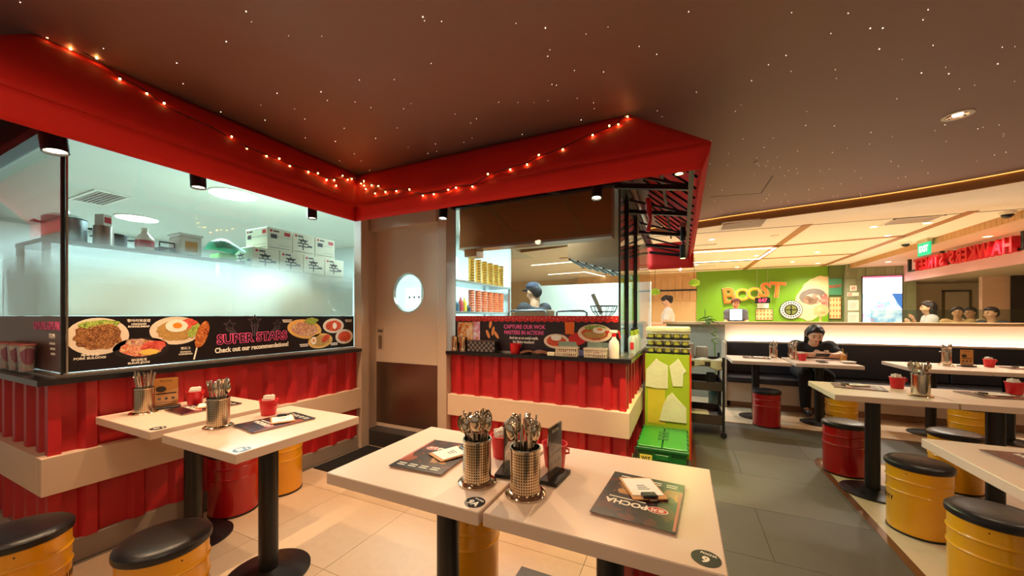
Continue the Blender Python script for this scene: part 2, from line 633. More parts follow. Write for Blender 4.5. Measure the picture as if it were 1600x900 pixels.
# pale lower ceiling of the mall, its edge strip and the cove light
fas, cove = MB(), MB()
for k in range(len(cv) - 1):
    a, b = Vector((*cv[k], 0)), Vector((*cv[k + 1], 0))
    d = (b - a).normalized()
    n = Vector((-d.y, d.x, 0))
    for mb, w0, w1, z0, z1 in ((fas, 0.0, 0.02, 2.585, ZC), (cove, -0.014, -0.002, ZC - 0.006, ZC)):
        p = [a + n * w0, b + n * w0, b + n * w1, a + n * w1]
        mb.prism([(q.x, q.y) for q in p], z0, z1)
struct('trim_3', data=fas.mesh('trim', CWOOD))
co = tag(cove.build('cove_light', glow('cove_glow', (255, 190, 96), 1.7)), 'thin warm cove light along the curved ceiling edge', 'cove light')
XS = 3.79
pc = [p for p in cv if p[0] < XS]
pale = struct('ceiling', data=MB().prism([(XS, 4.6), (XS, 14), (-9, 14)] + [(p[0], p[1] + 0.01) for p in pc], 2.6, 2.64).mesh('ceiling', CPALE))
strips = [((1.60, 6.45), (1.55, 12.0)), ((3.25, 6.5), (3.27, 12.0)), ((-2.5, 7.85), (1.6, 8.15)), ((1.6, 8.2), (3.25, 8.02)), ((1.57, 9.86), (3.27, 9.9)), ((-2.5, 11.5), (3.27, 11.65)), ((-2.5, 9.75), (0.0, 9.85))]
for a, b in strips:
    MB().bar((*a, 2.597), (*b, 2.597), 0.11, 0.008).build('wood_strip', CWOOD, pale)
MB().bar((-1, 6.36, 2.599), (XS, 6.62, 2.599), 0.012, 0.004).build('panel_seam', SEAM, pale)
led = thing('led_strip', 'bright rectangular light strip set into the pale ceiling', 'light strip', (0.84, 9.1, 2.6))
for a, b in (((-0.78, -0.8), (0.74, -0.71)), ((0.75, -0.72), (0.71, 0.8)), ((-0.78, 0.79), (0.71, 0.8))):
    MB().bar((*a, -0.004), (*b, -0.004), 0.05, 0.008).build('light_bar', LEDW, led)
MB().bar((-0.9, 0.9, -0.006), (0.75, 0.93, -0.006), 0.06, 0.006).build('shadow_gap', BMETAL, led)
led2 = thing('led_strip', 'short light strip in the pale ceiling seen under the awning', 'light strip', (-0.4, 10.9, 2.6))
MB().bar((-0.9, -0.3, -0.004), (0.35, -0.3, -0.004), 0.05, 0.008).build('light_bar', LEDW, led2)
MB().bar((0.35, -0.32, -0.004), (0.33, 0.5, -0.004), 0.05, 0.008).build('light_bar', LEDW, led2)
led3 = thing('led_strip', 'angled light strip in the far ceiling seen through the wok window', 'light strip', (-2.6, 8.5, 2.6))
for a, b in (((-0.9, 0.15), (0.3, 0.0)), ((-1.2, 2.3), (0.0, 2.1)), ((0.0, 2.1), (0.3, 3.6))):
    MB().bar((*a, -0.004), (*b, -0.004), 0.05, 0.008).build('light_bar', LEDW, led3)
GRILL = M('grey_grille', (176, 160, 150), 0.6, var=0.04)
def grille(c, w_, d_, label, n=9):
    g = thing('air_vent', label, 'air vent', (c[0], c[1], 2.6))
    f = MB()
    for x0, x1, y0, y1 in ((-w_ / 2, w_ / 2, -d_ / 2, -d_ / 2 + 0.02), (-w_ / 2, w_ / 2, d_ / 2 - 0.02, d_ / 2), (-w_ / 2, -w_ / 2 + 0.02, -d_ / 2, d_ / 2), (w_ / 2 - 0.02, w_ / 2, -d_ / 2, d_ / 2)):
        f.box(x0, x1, y0, y1, -0.012, 0)
    f.build('frame', WHITE, g)
    for k in range(n):
        y = -d_ / 2 + 0.03 + (d_ - 0.06) * (k + 0.5) / n
        MB().box(-w_ / 2 + 0.02, w_ / 2 - 0.02, y - 0.017, y + 0.017, -0.008, -0.001).build('slat', GRILL, g)
grille((0.76, 6.05), 0.54, 0.5, 'square return-air grille in the pale ceiling beside the awning')
grille((2.8, 6.75), 0.5, 0.36, 'square return-air grille in the pale ceiling above the bench')
grille((0.3, 7.5), 0.5, 0.07, 'narrow slot air vent in the pale ceiling near the awning', 2)
grille((0.5, 10.6), 0.5, 0.08, 'narrow slot air vent in the pale ceiling far back', 2)
def small_downlight(x, y, z, label, group):
    q = thing('downlight', label, 'downlight', (x, y, z), group=group)
    MB().lathe([(0.045, 0.0005), (0.06, 0.0005), (0.06, -0.006), (0.045, -0.006)], 16, cap=False).build('trim_ring', WHITE, q, True)
    MB().cyl((0, 0), 0.045, -0.004, 0.0, 14).build('bulb', LAMPFACE, q)
MLAB = ['small downlight in the pale ceiling next to the awning edge', 'small downlight in the pale ceiling left of the square grille above the bench', 'small downlight in the pale ceiling right of the square grille above the bench', 'small downlight beside the crossing of the two wooden ceiling strips',
        'small downlight inside the rectangular light strip', 'small downlight behind the second wooden cross strip', 'small downlight in front of the painted mural', 'small downlight farthest left in the pale ceiling', 'small downlight over the BOOST sign', 'small downlight over the tall menu beside the column', 'nearer ceiling downlight seen through the wok window', 'farther ceiling downlight seen through the wok window']
for (x, y), lb in zip(MALL, MLAB):
    small_downlight(x, y, 2.6, lb, 'pale ceiling downlights')
for (x, y), lb in zip(SOFFIT, ['nearest downlight in the soffit above the red letters', 'second downlight in the soffit, right of the exit sign', 'third downlight in the soffit, beside the exit sign', 'farthest downlight in the soffit, at the tiled column']):
    small_downlight(x, y, 2.5, lb, 'soffit downlights')

# soffit on the right with its slatted wooden edge
sp = [p for p in cv if p[0] >= XS]
PINKC = M('rosy_soffit', (216, 178, 150), 0.6, var=0.03)
sof = struct('ceiling', data=MB().prism([(7.2, -3), (7.2, 14), (XS, 14), (XS, 4.55)] + sp, 2.5, 2.6).mesh('ceiling', PINKC))
for k in range(72):
    y = 4.62 + k * 0.1
    MB().box(XS - 0.02, XS - 0.001, y, y + 0.094, 2.495, 2.59).build('wood_slat', WOOD, sof)
MB().box(XS - 0.024, XS, 4.6, 11.8, 2.59, 2.602).build('slat_rail', WOOD, sof)

# ================================================================ far walls
WALLC = M('cream_wall', (214, 196, 158), 0.75, var=0.03)
struct('wall_back', data=MB().box(-9, 3.4, 12.6, 12.7, 0, 2.6).mesh('wall', M('warm_wall', (222, 190, 140), 0.7, var=0.05)))
struct('wall_right', data=MB().box(7.1, 7.2, -3, 14, 0, 2.6).mesh('wall', WALLC))
struct('wall_far', data=MB().box(4.7, 7.2, 12.9, 13.0, 0, 2.5).mesh('wall', WALLC))
# kitchen shell
KW = M('kitchen_wall', (214, 226, 224), 0.4, var=0.03)
struct('wall_kitchen', data=MB().box(-8.1, -8.0, 0.74, 7.5, 0, 2.6).box(-8, -2.35, 4.9, 4.98, 0, 2.6).mesh('wall', KW))
KC = M('kitchen_ceiling', (226, 224, 208), 0.6, var=0.02)
struct('ceiling', data=MB().box(-8, -2.97, 0.76, 7.5, 2.58, 2.62).box(-2.97, -0.45, 2.9, 6.4, 2.58, 2.62).mesh('ceiling', KC))

# ================================================================ the red booth: lower walls
def corrugated(length, z0, z1, pitch=0.19, depth=0.03, start=0.0):
    """container-style sheet: u along, v up, n outwards (ridges at n = 0)"""
    prof = []
    u = -start
    while u < length + pitch:
        for du, n in ((0, -depth), (0.105, -depth), (0.13, 0.0), (0.172, 0.0)):
            prof.append((u + du, n))
        u += pitch
    p2 = []
    for (a, na), (b, nb) in zip(prof, prof[1:]):
        if b <= 0 or a >= length:
            continue
        if not p2:
            t = (max(a, 0) - a) / (b - a)
            p2.append((max(a, 0), na + (nb - na) * t))
        t = (min(b, length) - a) / (b - a)
        p2.append((min(b, length), na + (nb - na) * t))
    vs = [(u, z0, n) for u, n in p2] + [(u, z1, n) for u, n in p2]
    k = len(p2)
    vs += [(u, z0, -depth - 0.01) for u, n in p2] + [(u, z1, -depth - 0.01) for u, n in p2]
    fs = [(i, i + 1, k + i + 1, k + i) for i in range(k - 1)] + [(2 * k + i + 1, 2 * k + i, 3 * k + i, 3 * k + i + 1) for i in range(k - 1)]
    fs += [(k + i, k + i + 1, 3 * k + i + 1, 3 * k + i) for i in range(k - 1)] + [(2 * k + i, 2 * k + i + 1, i + 1, i) for i in range(k - 1)]
    fs += [(0, k, 3 * k, 2 * k), (k - 1, 3 * k - 1, 4 * k - 1, 2 * k - 1)]
    return vs, fs

def lower_wall(name, m, length, start, panel=1.14):
    wl = struct(name)
    # core behind the sheets
    MB(m).box(0, length, 0, 0.955, -0.09, -0.042).build('core', KICK, wl)
    u = 0.0
    while u < length - 0.01:
        ln = min(panel, length - u)
        mm = m @ Matrix.Translation((u, 0, 0))
        MB(mm).add(*corrugated(ln, 0.59, 0.953, start=start)).build('corrugated_panel', RED, wl)
        MB(mm).add(*corrugated(ln, 0.12, 0.40, start=start)).build('corrugated_panel', RED, wl)
        u += panel
    MB(m).box(0, length, 0, 0.12, -0.042, -0.004, 0.002).build('kick_board', KICK, wl)
    return wl

Lm = frame((-2.90, 0.718, 0), (0, 1, 0), (0, 0, 1))
lower_wall('wall_left', Lm, 1.91, 0.045)
Lm2 = frame((-6.0, 0.673, 0), (1, 0, 0), (0, 0, 1))
lower_wall('wall_left_side', Lm2, 3.055, 0.05)
Fm = frame((-1.95, 2.80, 0), (1, 0, 0), (0, 0, 1))
lower_wall('wall_front', Fm, 1.525, 0.05)
Sm = frame((-0.38, 2.845, 0), (0, 1, 0), (0, 0, 1))
lower_wall('wall_front_side', Sm, 2.85, 0.065)
for wn_, x_, y_ in (('wall_left', -2.945, 0.673), ('wall_front_side', -0.425, 2.80)):
    MB().box(x_, x_ + 0.045, y_, y_ + 0.045, 0.12, 0.40).box(x_, x_ + 0.045, y_, y_ + 0.045, 0.59, 0.953).build('corner_cover', RED, bpy.data.objects[wn_])
    MB().box(x_, x_ + 0.045, y_, y_ + 0.045, 0.0, 0.12).build('kick_corner', KICK, bpy.data.objects[wn_])
# beige bands
b1 = struct('trim_4', data=MB().box(-2.94, -2.872, 0.645, 2.62, 0.40, 0.59, 0.002).mesh('band', BAND))
struct('trim_5', data=MB().box(-6, -2.94, 0.645, 0.71, 0.40, 0.59, 0.002).mesh('band', BAND))
struct('trim_6', data=MB().box(-1.95, -0.353, 2.772, 2.83, 0.40, 0.59, 0.002).mesh('band', BAND))
struct('trim_7', data=MB().box(-0.42, -0.353, 2.83, 3.85, 0.40, 0.59, 0.002).mesh('band', BAND))

# counters: black stone tops with a steel ledge under the glass
tp = thing('counter_top', 'black stone ledge running along the window of dish posters', 'counter', (-2.9, 1.6, 0.953))
MB().prism([(-3.1, 0.0 - 0.97), (0.043, -0.97), (0.043, 1.02), (-0.13, 1.02), (-0.13, -0.80), (-3.1, -0.80)], 0, 0.03).build('slab', BLACK, tp)
MB().box(-0.13, -0.02, -0.83, 1.02, 0.03, 0.038).build('steel_ledge', STEEL, tp)
MB().box(-3.1, -0.02, -0.9, -0.83, 0.03, 0.038).build('steel_ledge', STEEL, tp)
tp2 = thing('counter_top', 'black stone counter top under the open kitchen window', 'counter', (-1.15, 2.8, 0.953))
MB().prism([(-0.81, -0.043), (0.8125, -0.043), (0.8125, 2.9), (0.55, 2.9), (0.55, 0.25), (-0.81, 0.25)], 0, 0.03).build('slab', BLACK, tp2)
MB().box(0.56, 0.8, 0.0, 2.88, 0.03, 0.036).build('steel_ledge', STEEL, tp2)

# ================================================================ windows of the booth
FROST = frost_mat('gradient_frost_film', 1.48, 1.78)
GZ0, GZ1 = 0.985, 2.30
def window(n, m, length, frost=False, label=None, mull=(), ends=True):
    wn = struct('window_%d' % n, label=label)
    MB(m).box(0, length, GZ0, GZ1, -0.01, 0).build('pane', GLASS, wn)
    if frost:
        MB(m).box(0.002, length - 0.002, 1.302, 2.0, -0.0135, -0.0115).build('frost_film', FROST, wn)
    MB(m).box(0, length, GZ1, GZ1 + 0.05, -0.03, 0.02).build('head_rail', BMETAL, wn)
    MB(m).box(0, length, GZ0 - 0.002, GZ0 + 0.012, -0.02, 0.012).build('sill_rail', STEEL, wn)
    if n < 4:
        MB(m).box(0, length, GZ1 + 0.05, 2.685, -0.03, -0.01).build('header_board', BMETAL, wn)
    for u in mull:
        MB(m).box(u - 0.006, u + 0.006, GZ0, GZ1, -0.02, 0.008).build('mullion', BMETAL, wn)
    return wn
w1 = window(1, frame((-2.965, 0.738, 0), (0, 1, 0), (0, 0, 1)), 1.88, True, 'tall glass with gradient frosting above the dish poster')
w2 = window(2, frame((-6.0, 0.738, 0), (1, 0, 0), (0, 0, 1)), 3.03, True, 'glass pane left of the corner, frosted at the bottom')
w3 = window(3, frame((-1.93, 2.865, 0), (1, 0, 0), (0, 0, 1)), 1.494, False, 'clear glass in front of the wok station')
w4 = window(4, frame((-0.436, 2.865, 0), (0, 1, 0), (0, 0, 1)), 2.9, False, 'clear side glass beside the green board', mull=(0.36, 0.95))
MB().box(-2.972, -2.958, 0.731, 0.745, GZ0, GZ1).build('corner_post', BMETAL, w1)
MB().box(-2.955, -2.945, 0.745, 0.752, GZ0, GZ1).build('edge_bead', STEEL, w1)
MB().box(-0.443, -0.429, 2.858, 2.872, GZ0, GZ1).build('corner_post', DMETAL, w3)
# film shade of the left side window's upper corner frame
MB().bar((-3.02, 0.70, 2.28), (-4.6, 0.70, 2.28), 0.05, 0.05).build('rail', DMETAL, w2)

# ================================================================ dish poster on the left window
def dish(par, m, u, v, ru, rv, rim, food, layers=(), jit=0.05, rot=0.0):
    MB(m).disc(u, v, ru, rv, 0.0012, 0.0022, rot).build('plate_print', rim, par)
    MB(m).disc(u, v, ru * 0.76, rv * 0.72, 0.0023, 0.0030, rot, 36, jit).build('food_print', food, par)
    for q, (du, dv, a, b, mat, j, rr) in enumerate(layers):
        MB(m).disc(u + du, v + dv, a, b, 0.0031, 0.0038 + 0.0004 * q, rr, 24, j).build('food_print', mat, par)
PLATE = M('plate_print', (226, 208, 186), 0.5, var=0.05)
PLATED = M('black_bowl_print', (34, 28, 30), 0.4)
LEAF = flecks('lettuce_print', [(70, 110, 30), (150, 180, 60), (200, 210, 110), (60, 90, 24)], 120)
MEAT = flecks('bulgogi_print', [(60, 28, 14), (150, 88, 44), (206, 150, 90), (84, 40, 20), (120, 66, 34)], 130)
STEW = flecks('stew_print', [(214, 110, 84), (240, 180, 140), (226, 140, 120), (200, 70, 50), (236, 210, 150)], 70)
RICE = flecks('fried_rice_print', [(90, 56, 22), (190, 140, 70), (224, 186, 110), (120, 80, 34)], 190)
HAM = flecks('tomato_print', [(200, 60, 50), (230, 110, 90), (170, 34, 30)], 70)
DOG = flecks('corndog_print', [(150, 60, 20), (206, 116, 50), (120, 40, 16), (226, 150, 80)], 90)
SALAD = flecks('slaw_print', [(226, 186, 140), (180, 110, 130), (236, 214, 170), (150, 80, 60), (210, 150, 90)], 90)
SPICY = flecks('spicy_print', [(200, 50, 24), (236, 100, 50), (150, 24, 16), (226, 80, 30)], 80)
YOLK = M('yolk_print', (240, 140, 40), 0.4)
EGGW = M('egg_white_print', (248, 236, 220), 0.4, var=0.03)
pm = at(LW, (-2.963, 0, 0))
ps = thing('dish_poster', 'long black poster of Korean dishes reading SUPER STARS on the left window', 'poster', (0, 0, 0))
MB(pm).box(0.742, 2.616, 1.0, 1.30, 0.0, 0.001).build('backing', INK, ps)
dish(ps, pm, 0.868, 1.187, 0.124, 0.104, PLATE, MEAT, [(0.0, 0.066, 0.08, 0.026, LEAF, 0.15, 0.05), (0.01, 0.02, 0.075, 0.045, MEAT, 0.12, 0.2)], 0.1)
dish(ps, pm, 1.215, 1.207, 0.133, 0.09, PLATE, RICE, [(0.075, 0.04, 0.05, 0.034, HAM, 0.1, -0.5), (0.09, -0.005, 0.025, 0.05, LEAF, 0.15, -0.5), (0.0, 0.03, 0.058, 0.04, EGGW, 0.03, 0)], 0.06)
MB(pm).disc(1.218, 1.240, 0.024, 0.018, 0.0042, 0.0058).build('food_print', YOLK, ps)
dish(ps, pm, 1.05, 1.106, 0.128, 0.066, PLATED, STEW, [(-0.02, 0.04, 0.05, 0.02, SALAD, 0.15, 0), (0.05, 0.01, 0.06, 0.03, HAM, 0.15, 0.2), (0.03, -0.025, 0.045, 0.018, M('cheese_print', (236, 196, 90), 0.4), 0.1, 0)], 0.05)
MB(pm).disc(1.352, 1.178, 0.034, 0.092, 0.0045, 0.0062, -0.28, 24, 0.05).build('food_print', DOG, ps)
MB(pm).bar((1.325, 1.10, 0.004), (1.306, 1.01, 0.004), 0.008, 0.002).build('stick_print', CREAM, ps)
dish(ps, pm, 2.10, 1.188, 0.158, 0.082, M('tray_print', (226, 176, 96), 0.5), SALAD, [(0.06, 0.07, 0.06, 0.028, LEAF, 0.2, 0)], 0.08, -0.15)
dish(ps, pm, 2.25, 1.078, 0.122, 0.066, M('tray_print', (226, 176, 96), 0.5), RICE, [(-0.07, 0.005, 0.026, 0.034, EGGW, 0.02, 0), (0.05, 0.02, 0.05, 0.026, SPICY, 0.1, 0.6)], 0.08, 0.1)
MB(pm).disc(2.18, 1.085, 0.012, 0.015, 0.0042, 0.005).build('food_print', YOLK, ps)
dish(ps, pm, 2.385, 1.210, 0.112, 0.068, PLATE, SPICY, [(0.01, 0.0, 0.022, 0.03, EGGW, 0.02, 0)], 0.06)
dish(ps, pm, 2.505, 1.104, 0.10, 0.070, PLATE, HAM, [(0, 0, 0.06, 0.035, SPICY, 0.12, 0)], 0.06)
# shooting stars behind the heading
def star_pts(u, v, r):
    return [(u + (r if k % 2 == 0 else r * 0.42) * math.sin(math.pi * k / 5), v + (r if k % 2 == 0 else r * 0.42) * math.cos(math.pi * k / 5)) for k in range(10)]
for u, v, r in ((1.52, 1.235, 0.045), (1.69, 1.262, 0.055), (1.86, 1.235, 0.042)):
    MB(pm).prism(star_pts(u, v, r), 0.0012, 0.0016).build('star_print', DARKP, ps)
    MB(pm).prism(star_pts(u, v, r * 0.72), 0.0017, 0.0021).build('star_print', INK, ps)
    for k in (-1, 0, 1):
        MB(pm).bar((u + k * 0.02, v - 0.03, 0.0014), (1.69 + (u - 1.69) * 0.7 + k * 0.012, 1.15, 0.0014), 0.008, 0.0006).build('star_print', DARKP, ps)
k1 = Matrix.Rotation(R(1.5), 4, 'Z')
for b, mt, n in ((0.0055, PINK, 0.0024), (0.0008, INK, 0.0036)):
    text('SUPER STARS', 0.092, mt, pm @ Matrix.Translation((1.69, 1.137, n)) @ k1, ps, bold=b, sx=0.93, ext=0.0005)
text('Check out our recommendations!', 0.050, CREAM, pm @ Matrix.Translation((1.69, 1.063, 0.0022)) @ k1, ps, bold=0.0012, sx=0.76)
for s, u, v, z in (('PORK BULGOGI', 0.835, 1.068, 0.017), ('BUDAE JJIGAE', 1.035, 1.020, 0.016), ('HANGARI\nBOKKEUMBAP', 1.035, 1.245, 0.015), ('POTATO\nCORNDOG', 1.262, 1.058, 0.014)):
    text(s, z, CREAM, pm @ Matrix.Translation((u, v, 0.0022)), ps, bold=0.0003)
for s, u, v in (('제육볶음', 0.835, 1.086), ('부대찌개', 1.035, 1.036), ('항아리볶음밥', 1.035, 1.272), ('핫도그', 1.262, 1.088)):
    text(s, 0.019, CREAM, pm @ Matrix.Translation((u, v, 0.0022)), ps, bold=0.0003)
for u, v in ((1.943, 1.268), (2.09, 1.057), (2.553, 1.262), (2.389, 1.048)):
    for k in range(2):
        MB(pm).box(u - 0.04 + 0.006 * k, u + 0.04 - 0.004 * k, v - 0.004 - 0.014 * k, v + 0.003 - 0.014 * k, 0.0012, 0.002).build('small_print', CREAM, ps)
# second poster round the corner
pm2 = at(FW, (0, 0.736, 0))
ps2 = thing('window_banner', 'brown window banner reading COME ONE, COME ALL left of the glass corner', 'poster', (0, 0, 0))
MB(pm2).box(-5.0, -2.97, 1.0, 1.30, 0, 0.001).build('backing', M('brown_banner', (96, 66, 60), 0.35, var=0.1, scale=3), ps2)
text('COME ONE, COME ALL!', 0.060, PINK, pm2 @ Matrix.Translation((-2.99, 1.245, 0.002)), ps2, bold=0.002, ax='RIGHT', sx=0.62)
text('POCHA', 0.036, CREAM, pm2 @ Matrix.Translation((-3.06, 1.19, 0.002)), ps2, bold=0.001, ax='RIGHT', sx=0.7)
for k in range(3):
    MB(pm2).box(-3.14 + 0.01 * k, -3.06, 1.145 - 0.028 * k, 1.157 - 0.028 * k, 0.0012, 0.002).build('small_print', CREAM, ps2)

# poster on the front window
fm = at(FW, (0, 2.863, 0))
fp = thing('wok_poster', 'black poster reading CAPTURE OUR WOK MASTERS IN ACTION under a red scalloped print', 'poster', (0, 0, 0))
MB(fm).box(-1.925, -0.44, 0.987, 1.29, 0, 0.001).build('backing', M('dark_maroon_print', (38, 20, 26), 0.4, var=0.2), fp)
sc = [(-1.925, 1.302), (-1.925, 1.262)]
nsc = 26
for k in range(nsc):
    for j in range(1, 5):
        t = (k + j / 4) / nsc
        sc.append((-1.925 + 1.485 * t, 1.262 - 0.012 * abs(math.sin(math.pi * j / 4))))
sc.append((-0.44, 1.302))
MB(fm).prism(sc, 0.0012, 0.0022).build('scalloped_print', M('red_print', (206, 34, 30), 0.45), fp)
dots = MB(fm)
for k in range(44):
    dots.disc(-1.90 + k * 0.0335, 1.283 + 0.006 * math.sin(k * 1.7), 0.0032, 0.0032, 0.0023, 0.0028, 0, 8)
dots.build('bulb_print', CREAM, fp)
for b, mt, n in ((0.0012, PINK, 0.0016),):
    text('CAPTURE OUR WOK', 0.047, mt, fm @ Matrix.Translation((-1.228, 1.207, n)), fp, bold=b, sx=0.86, ext=0.0004)
    text('MASTERS IN ACTION!', 0.047, mt, fm @ Matrix.Translation((-1.233, 1.158, n)), fp, bold=b, sx=0.80, ext=0.0004)
text('And tag us on social media\nfor dining vouchers!', 0.034, CREAM, fm @ Matrix.Translation((-1.232, 1.096, 0.002)), fp, bold=0.0006, sx=0.72)
dish(fp, fm, -0.625, 1.165, 0.135, 0.072, M('bowl_print', (236, 206, 176), 0.4), SPICY, [(0, 0.045, 0.08, 0.02, LEAF, 0.15, 0), (0.0, -0.01, 0.09, 0.03, RICE, 0.08, 0), (0.035, 0.025, 0.05, 0.024, EGGW, 0.03, 0)], 0.05)
MB(fm).disc(-0.585, 1.197, 0.022, 0.009, 0.0042, 0.005).build('food_print', YOLK, fp)
MB(fm).disc(-0.76, 1.12, 0.08, 0.05, 0.0012, 0.0018, 0.2).build('pan_print', M('red_print', (206, 34, 30), 0.45), fp)
dish(fp, fm, -0.94, 1.095, 0.108, 0.06, M('bowl_print', (236, 206, 176), 0.4), SPICY, [(0.0, 0.028, 0.045, 0.024, EGGW, 0.03, 0)], 0.05)
MB(fm).prism([(-0.868, 1.252), (-0.786, 1.252), (-0.792, 1.155), (-0.862, 1.155)], 0.0012, 0.002).build('drink_print', M('orange_drink_print', (244, 110, 24), 0.4), fp)
MB(fm).disc(-0.826, 1.145, 0.07, 0.03, 0.0013, 0.0016).build('bowl_print', M('dark_maroon_print2', (84, 34, 40), 0.4), fp)
for u, v, r, a in ((-1.578, 1.14, 0.4, 0), (-1.526, 1.168, -0.2, 0), (-1.494, 1.136, 0.6, 0), (-1.552, 1.232, -0.15, 0)):
    MB(fm).disc(u, v, 0.014, 0.042, 0.0012, 0.002, r, 12).build('sausage_print', M('sausage_print', (244, 150, 80), 0.5), fp)
MB(fm).box(-1.90, -1.73, 1.05, 1.245, 0.0012, 0.002).build('food_photo', flecks('market_print', [(200, 60, 30), (240, 170, 70), (250, 230, 200), (220, 120, 60)], 50), fp)
MB(fm).box(-1.735, -1.66, 1.07, 1.25, 0.0012, 0.002).build('figure_print', flecks('dress_print', [(246, 226, 240), (236, 150, 200), (250, 240, 246), (220, 110, 90)], 40), fp)

# ================================================================ door
dr = struct('door_1', label='beige swing door with a round window and a steel kick plate')
FRM = M('door_frame_paint', (196, 170, 148), 0.4, var=0.03)
MB().box(-2.964, -2.865, 2.62, 2.72, 0, 2.32, 0.003).box(-2.964, -2.90, 2.72, 2.92, 0, 2.32, 0.003).build('jamb', FRM, dr)
MB().box(-2.055, -1.955, 2.76, 2.92, 0, 2.32, 0.003).build('jamb', FRM, dr)
MB().box(-2.90, -2.055, 2.74, 2.92, 2.17, 2.32, 0.003).build('head', FRM, dr)
MB().box(-2.964, -1.95, 2.60, 2.90, 2.32, 2.40).build('head_cover', BMETAL, dr)
pc_, pr = (-2.478, 1.53), 0.197
def holed(x0, x1, z0, z1, c, r, n=40):
    vs, fs = [], []
    for k in range(n):
        a = 2 * math.pi * k / n
        dx, dz = math.cos(a), math.sin(a)
        vs.append((c[0] + r * dx, c[1] + r * dz, 0))
        t = min(((x1 - c[0]) / dx if dx > 1e-6 else (x0 - c[0]) / dx if dx < -1e-6 else 9e9), ((z1 - c[1]) / dz if dz > 1e-6 else (z0 - c[1]) / dz if dz < -1e-6 else 9e9))
        vs.append((c[0] + t * dx, c[1] + t * dz, 0))
    for k in range(n):
        j = (k + 1) % n
        fs.append((2 * k, 2 * k + 1, 2 * j + 1, 2 * j))
    return vs, fs
def two_sided(vs, fs, t):
    n = len(vs)
    return vs + [(x, y, z - t) for x, y, z in vs], fs + [tuple(reversed([i + n for i in f])) for f in fs] + [(f[0], f[3], f[3] + n, f[0] + n) for f in fs]
dm = at(FW, (0, 2.85, 0))
vs, fs = holed(-2.90, -2.055, 0.83, 2.17, pc_, pr)
vs += [(-2.90, 2.17, 0), (-2.055, 2.17, 0), (-2.90, 0.83, 0), (-2.055, 0.83, 0)]
mbd = MB(dm)
mbd.add(*two_sided(vs[:-4], fs, 0.04))
# square off the corners of the fan
for cx, cz in ((-2.90, 2.17), (-2.055, 2.17), (-2.90, 0.83), (-2.055, 0.83)):
    s1 = 1 if cx < -2.5 else -1
    s2 = 1 if cz < 1.5 else -1
    near = sorted([v for v in vs[1:-4:2] if abs(v[0] - cx) < 1e-6], key=lambda v: abs(v[1] - cz))[0]
    near2 = sorted([v for v in vs[1:-4:2] if abs(v[1] - cz) < 1e-6], key=lambda v: abs(v[0] - cx))[0]
    mbd.prism([(cx, cz), near[:2], near2[:2]], -0.04, 0.0)
leaf = mbd.build('door_leaf', DOORM, dr)
MB(dm).box(-2.90, -2.055, 0.16, 0.83, -0.04, 0.0).build('lower_leaf', DOORM, dr)
MB(dm).box(-2.895, -2.06, 0.20, 0.828, 0.0, 0.003).build('kick_plate', M('dull_steel', (150, 132, 120), 0.35, 1.0, var=0.12, scale=4), dr)
MB(dm @ Matrix.Translation((pc_[0], pc_[1], 0))).lathe([(pr - 0.012, 0.003), (pr + 0.004, 0.003), (pr + 0.004, -0.03), (pr - 0.012, -0.03), (pr - 0.012, 0.003)], 48, cap=False).build('porthole_ring', STEEL, dr, True)
MB(dm @ Matrix.Translation((pc_[0], pc_[1], 0))).cyl((0, 0), pr - 0.01, -0.022, -0.018, 40).build('porthole_glass', GLASS, dr)
pu = MB(dm).box(-2.885, -2.80, 0.955, 1.18, 0.0, 0.003).build('push_plate', FRM, dr)
MB(dm).box(-2.865, -2.82, 0.965, 1.10, 0.003, 0.005).build('finger_pad', STEEL, pu)
text('PUSH', 0.034, INK, dm @ Matrix.Translation((-2.842, 1.145, 0.0035)), pu, bold=0.001, sx=0.8)
MB().box(-2.90, -1.95, 2.72, 2.95, 0, 0.155, 0.002).build('threshold', M('slate_step', (54, 48, 46), 0.4, var=0.2), dr)
mt_ = tag(MB().box(-2.86, -1.98, 2.10, 2.70, 0.0, 0.008, 0.002).build('door_mat', M('black_mat', (20, 18, 18), 0.95, bump=0.5, bscale=200)), 'black ribbed mat on the floor before the round-window door', 'mat')
MB().box(-3.0, -2.9, 2.62, 2.9, 2.3, 2.69).box(-2.06, -1.93, 2.7, 2.9, 2.3, 2.69).build('header_post', BMETAL, dr)

# ================================================================ awning
TX, TY, TZ = -2.90, 2.617, 2.688
VX, VY, VZ, BZ = -2.47, 2.20, 2.225, 2.088
TR_, VR_ = -0.347, 0.135
TL_, VL_ = 0.626, 0.20
BACK = 5.6
aw = thing('awning', 'red fabric awning wrapping the open kitchen, with a hanging valance', 'awning', (0, 0, 0))
def sheet(a, b, c, d, nu, nv, sag, seed, name):
    """bilinear cloth a-b (top) to d-c (bottom) with soft folds"""
    a, b, c, d = map(Vector, (a, b, c, d))
    n = (b - a).cross(d - a).normalized()
    rnd = random.Random(seed)
    ph = [rnd.uniform(0, 6) for _ in range(4)]
    def fn(s, t):
        p = a.lerp(b, s).lerp(d.lerp(c, s), t)
        e = 1.0 if 0.001 < s < 0.999 else 0.0
        return p + n * (sag * (math.sin(s * 9 + ph[0] + t * 2) * 0.5 + math.sin(s * 21 + ph[1] - t * 4) * 0.25) * t * (1.2 - t) * e - sag * 1.2 * math.sin(math.pi * t) * math.sin(math.pi * s))
    o = MB().grid(fn, nu, nv).build(name, AWN, aw, True)
    sm = o.modifiers.new('thickness', 'SOLIDIFY')
    sm.thickness = 0.004
    return o
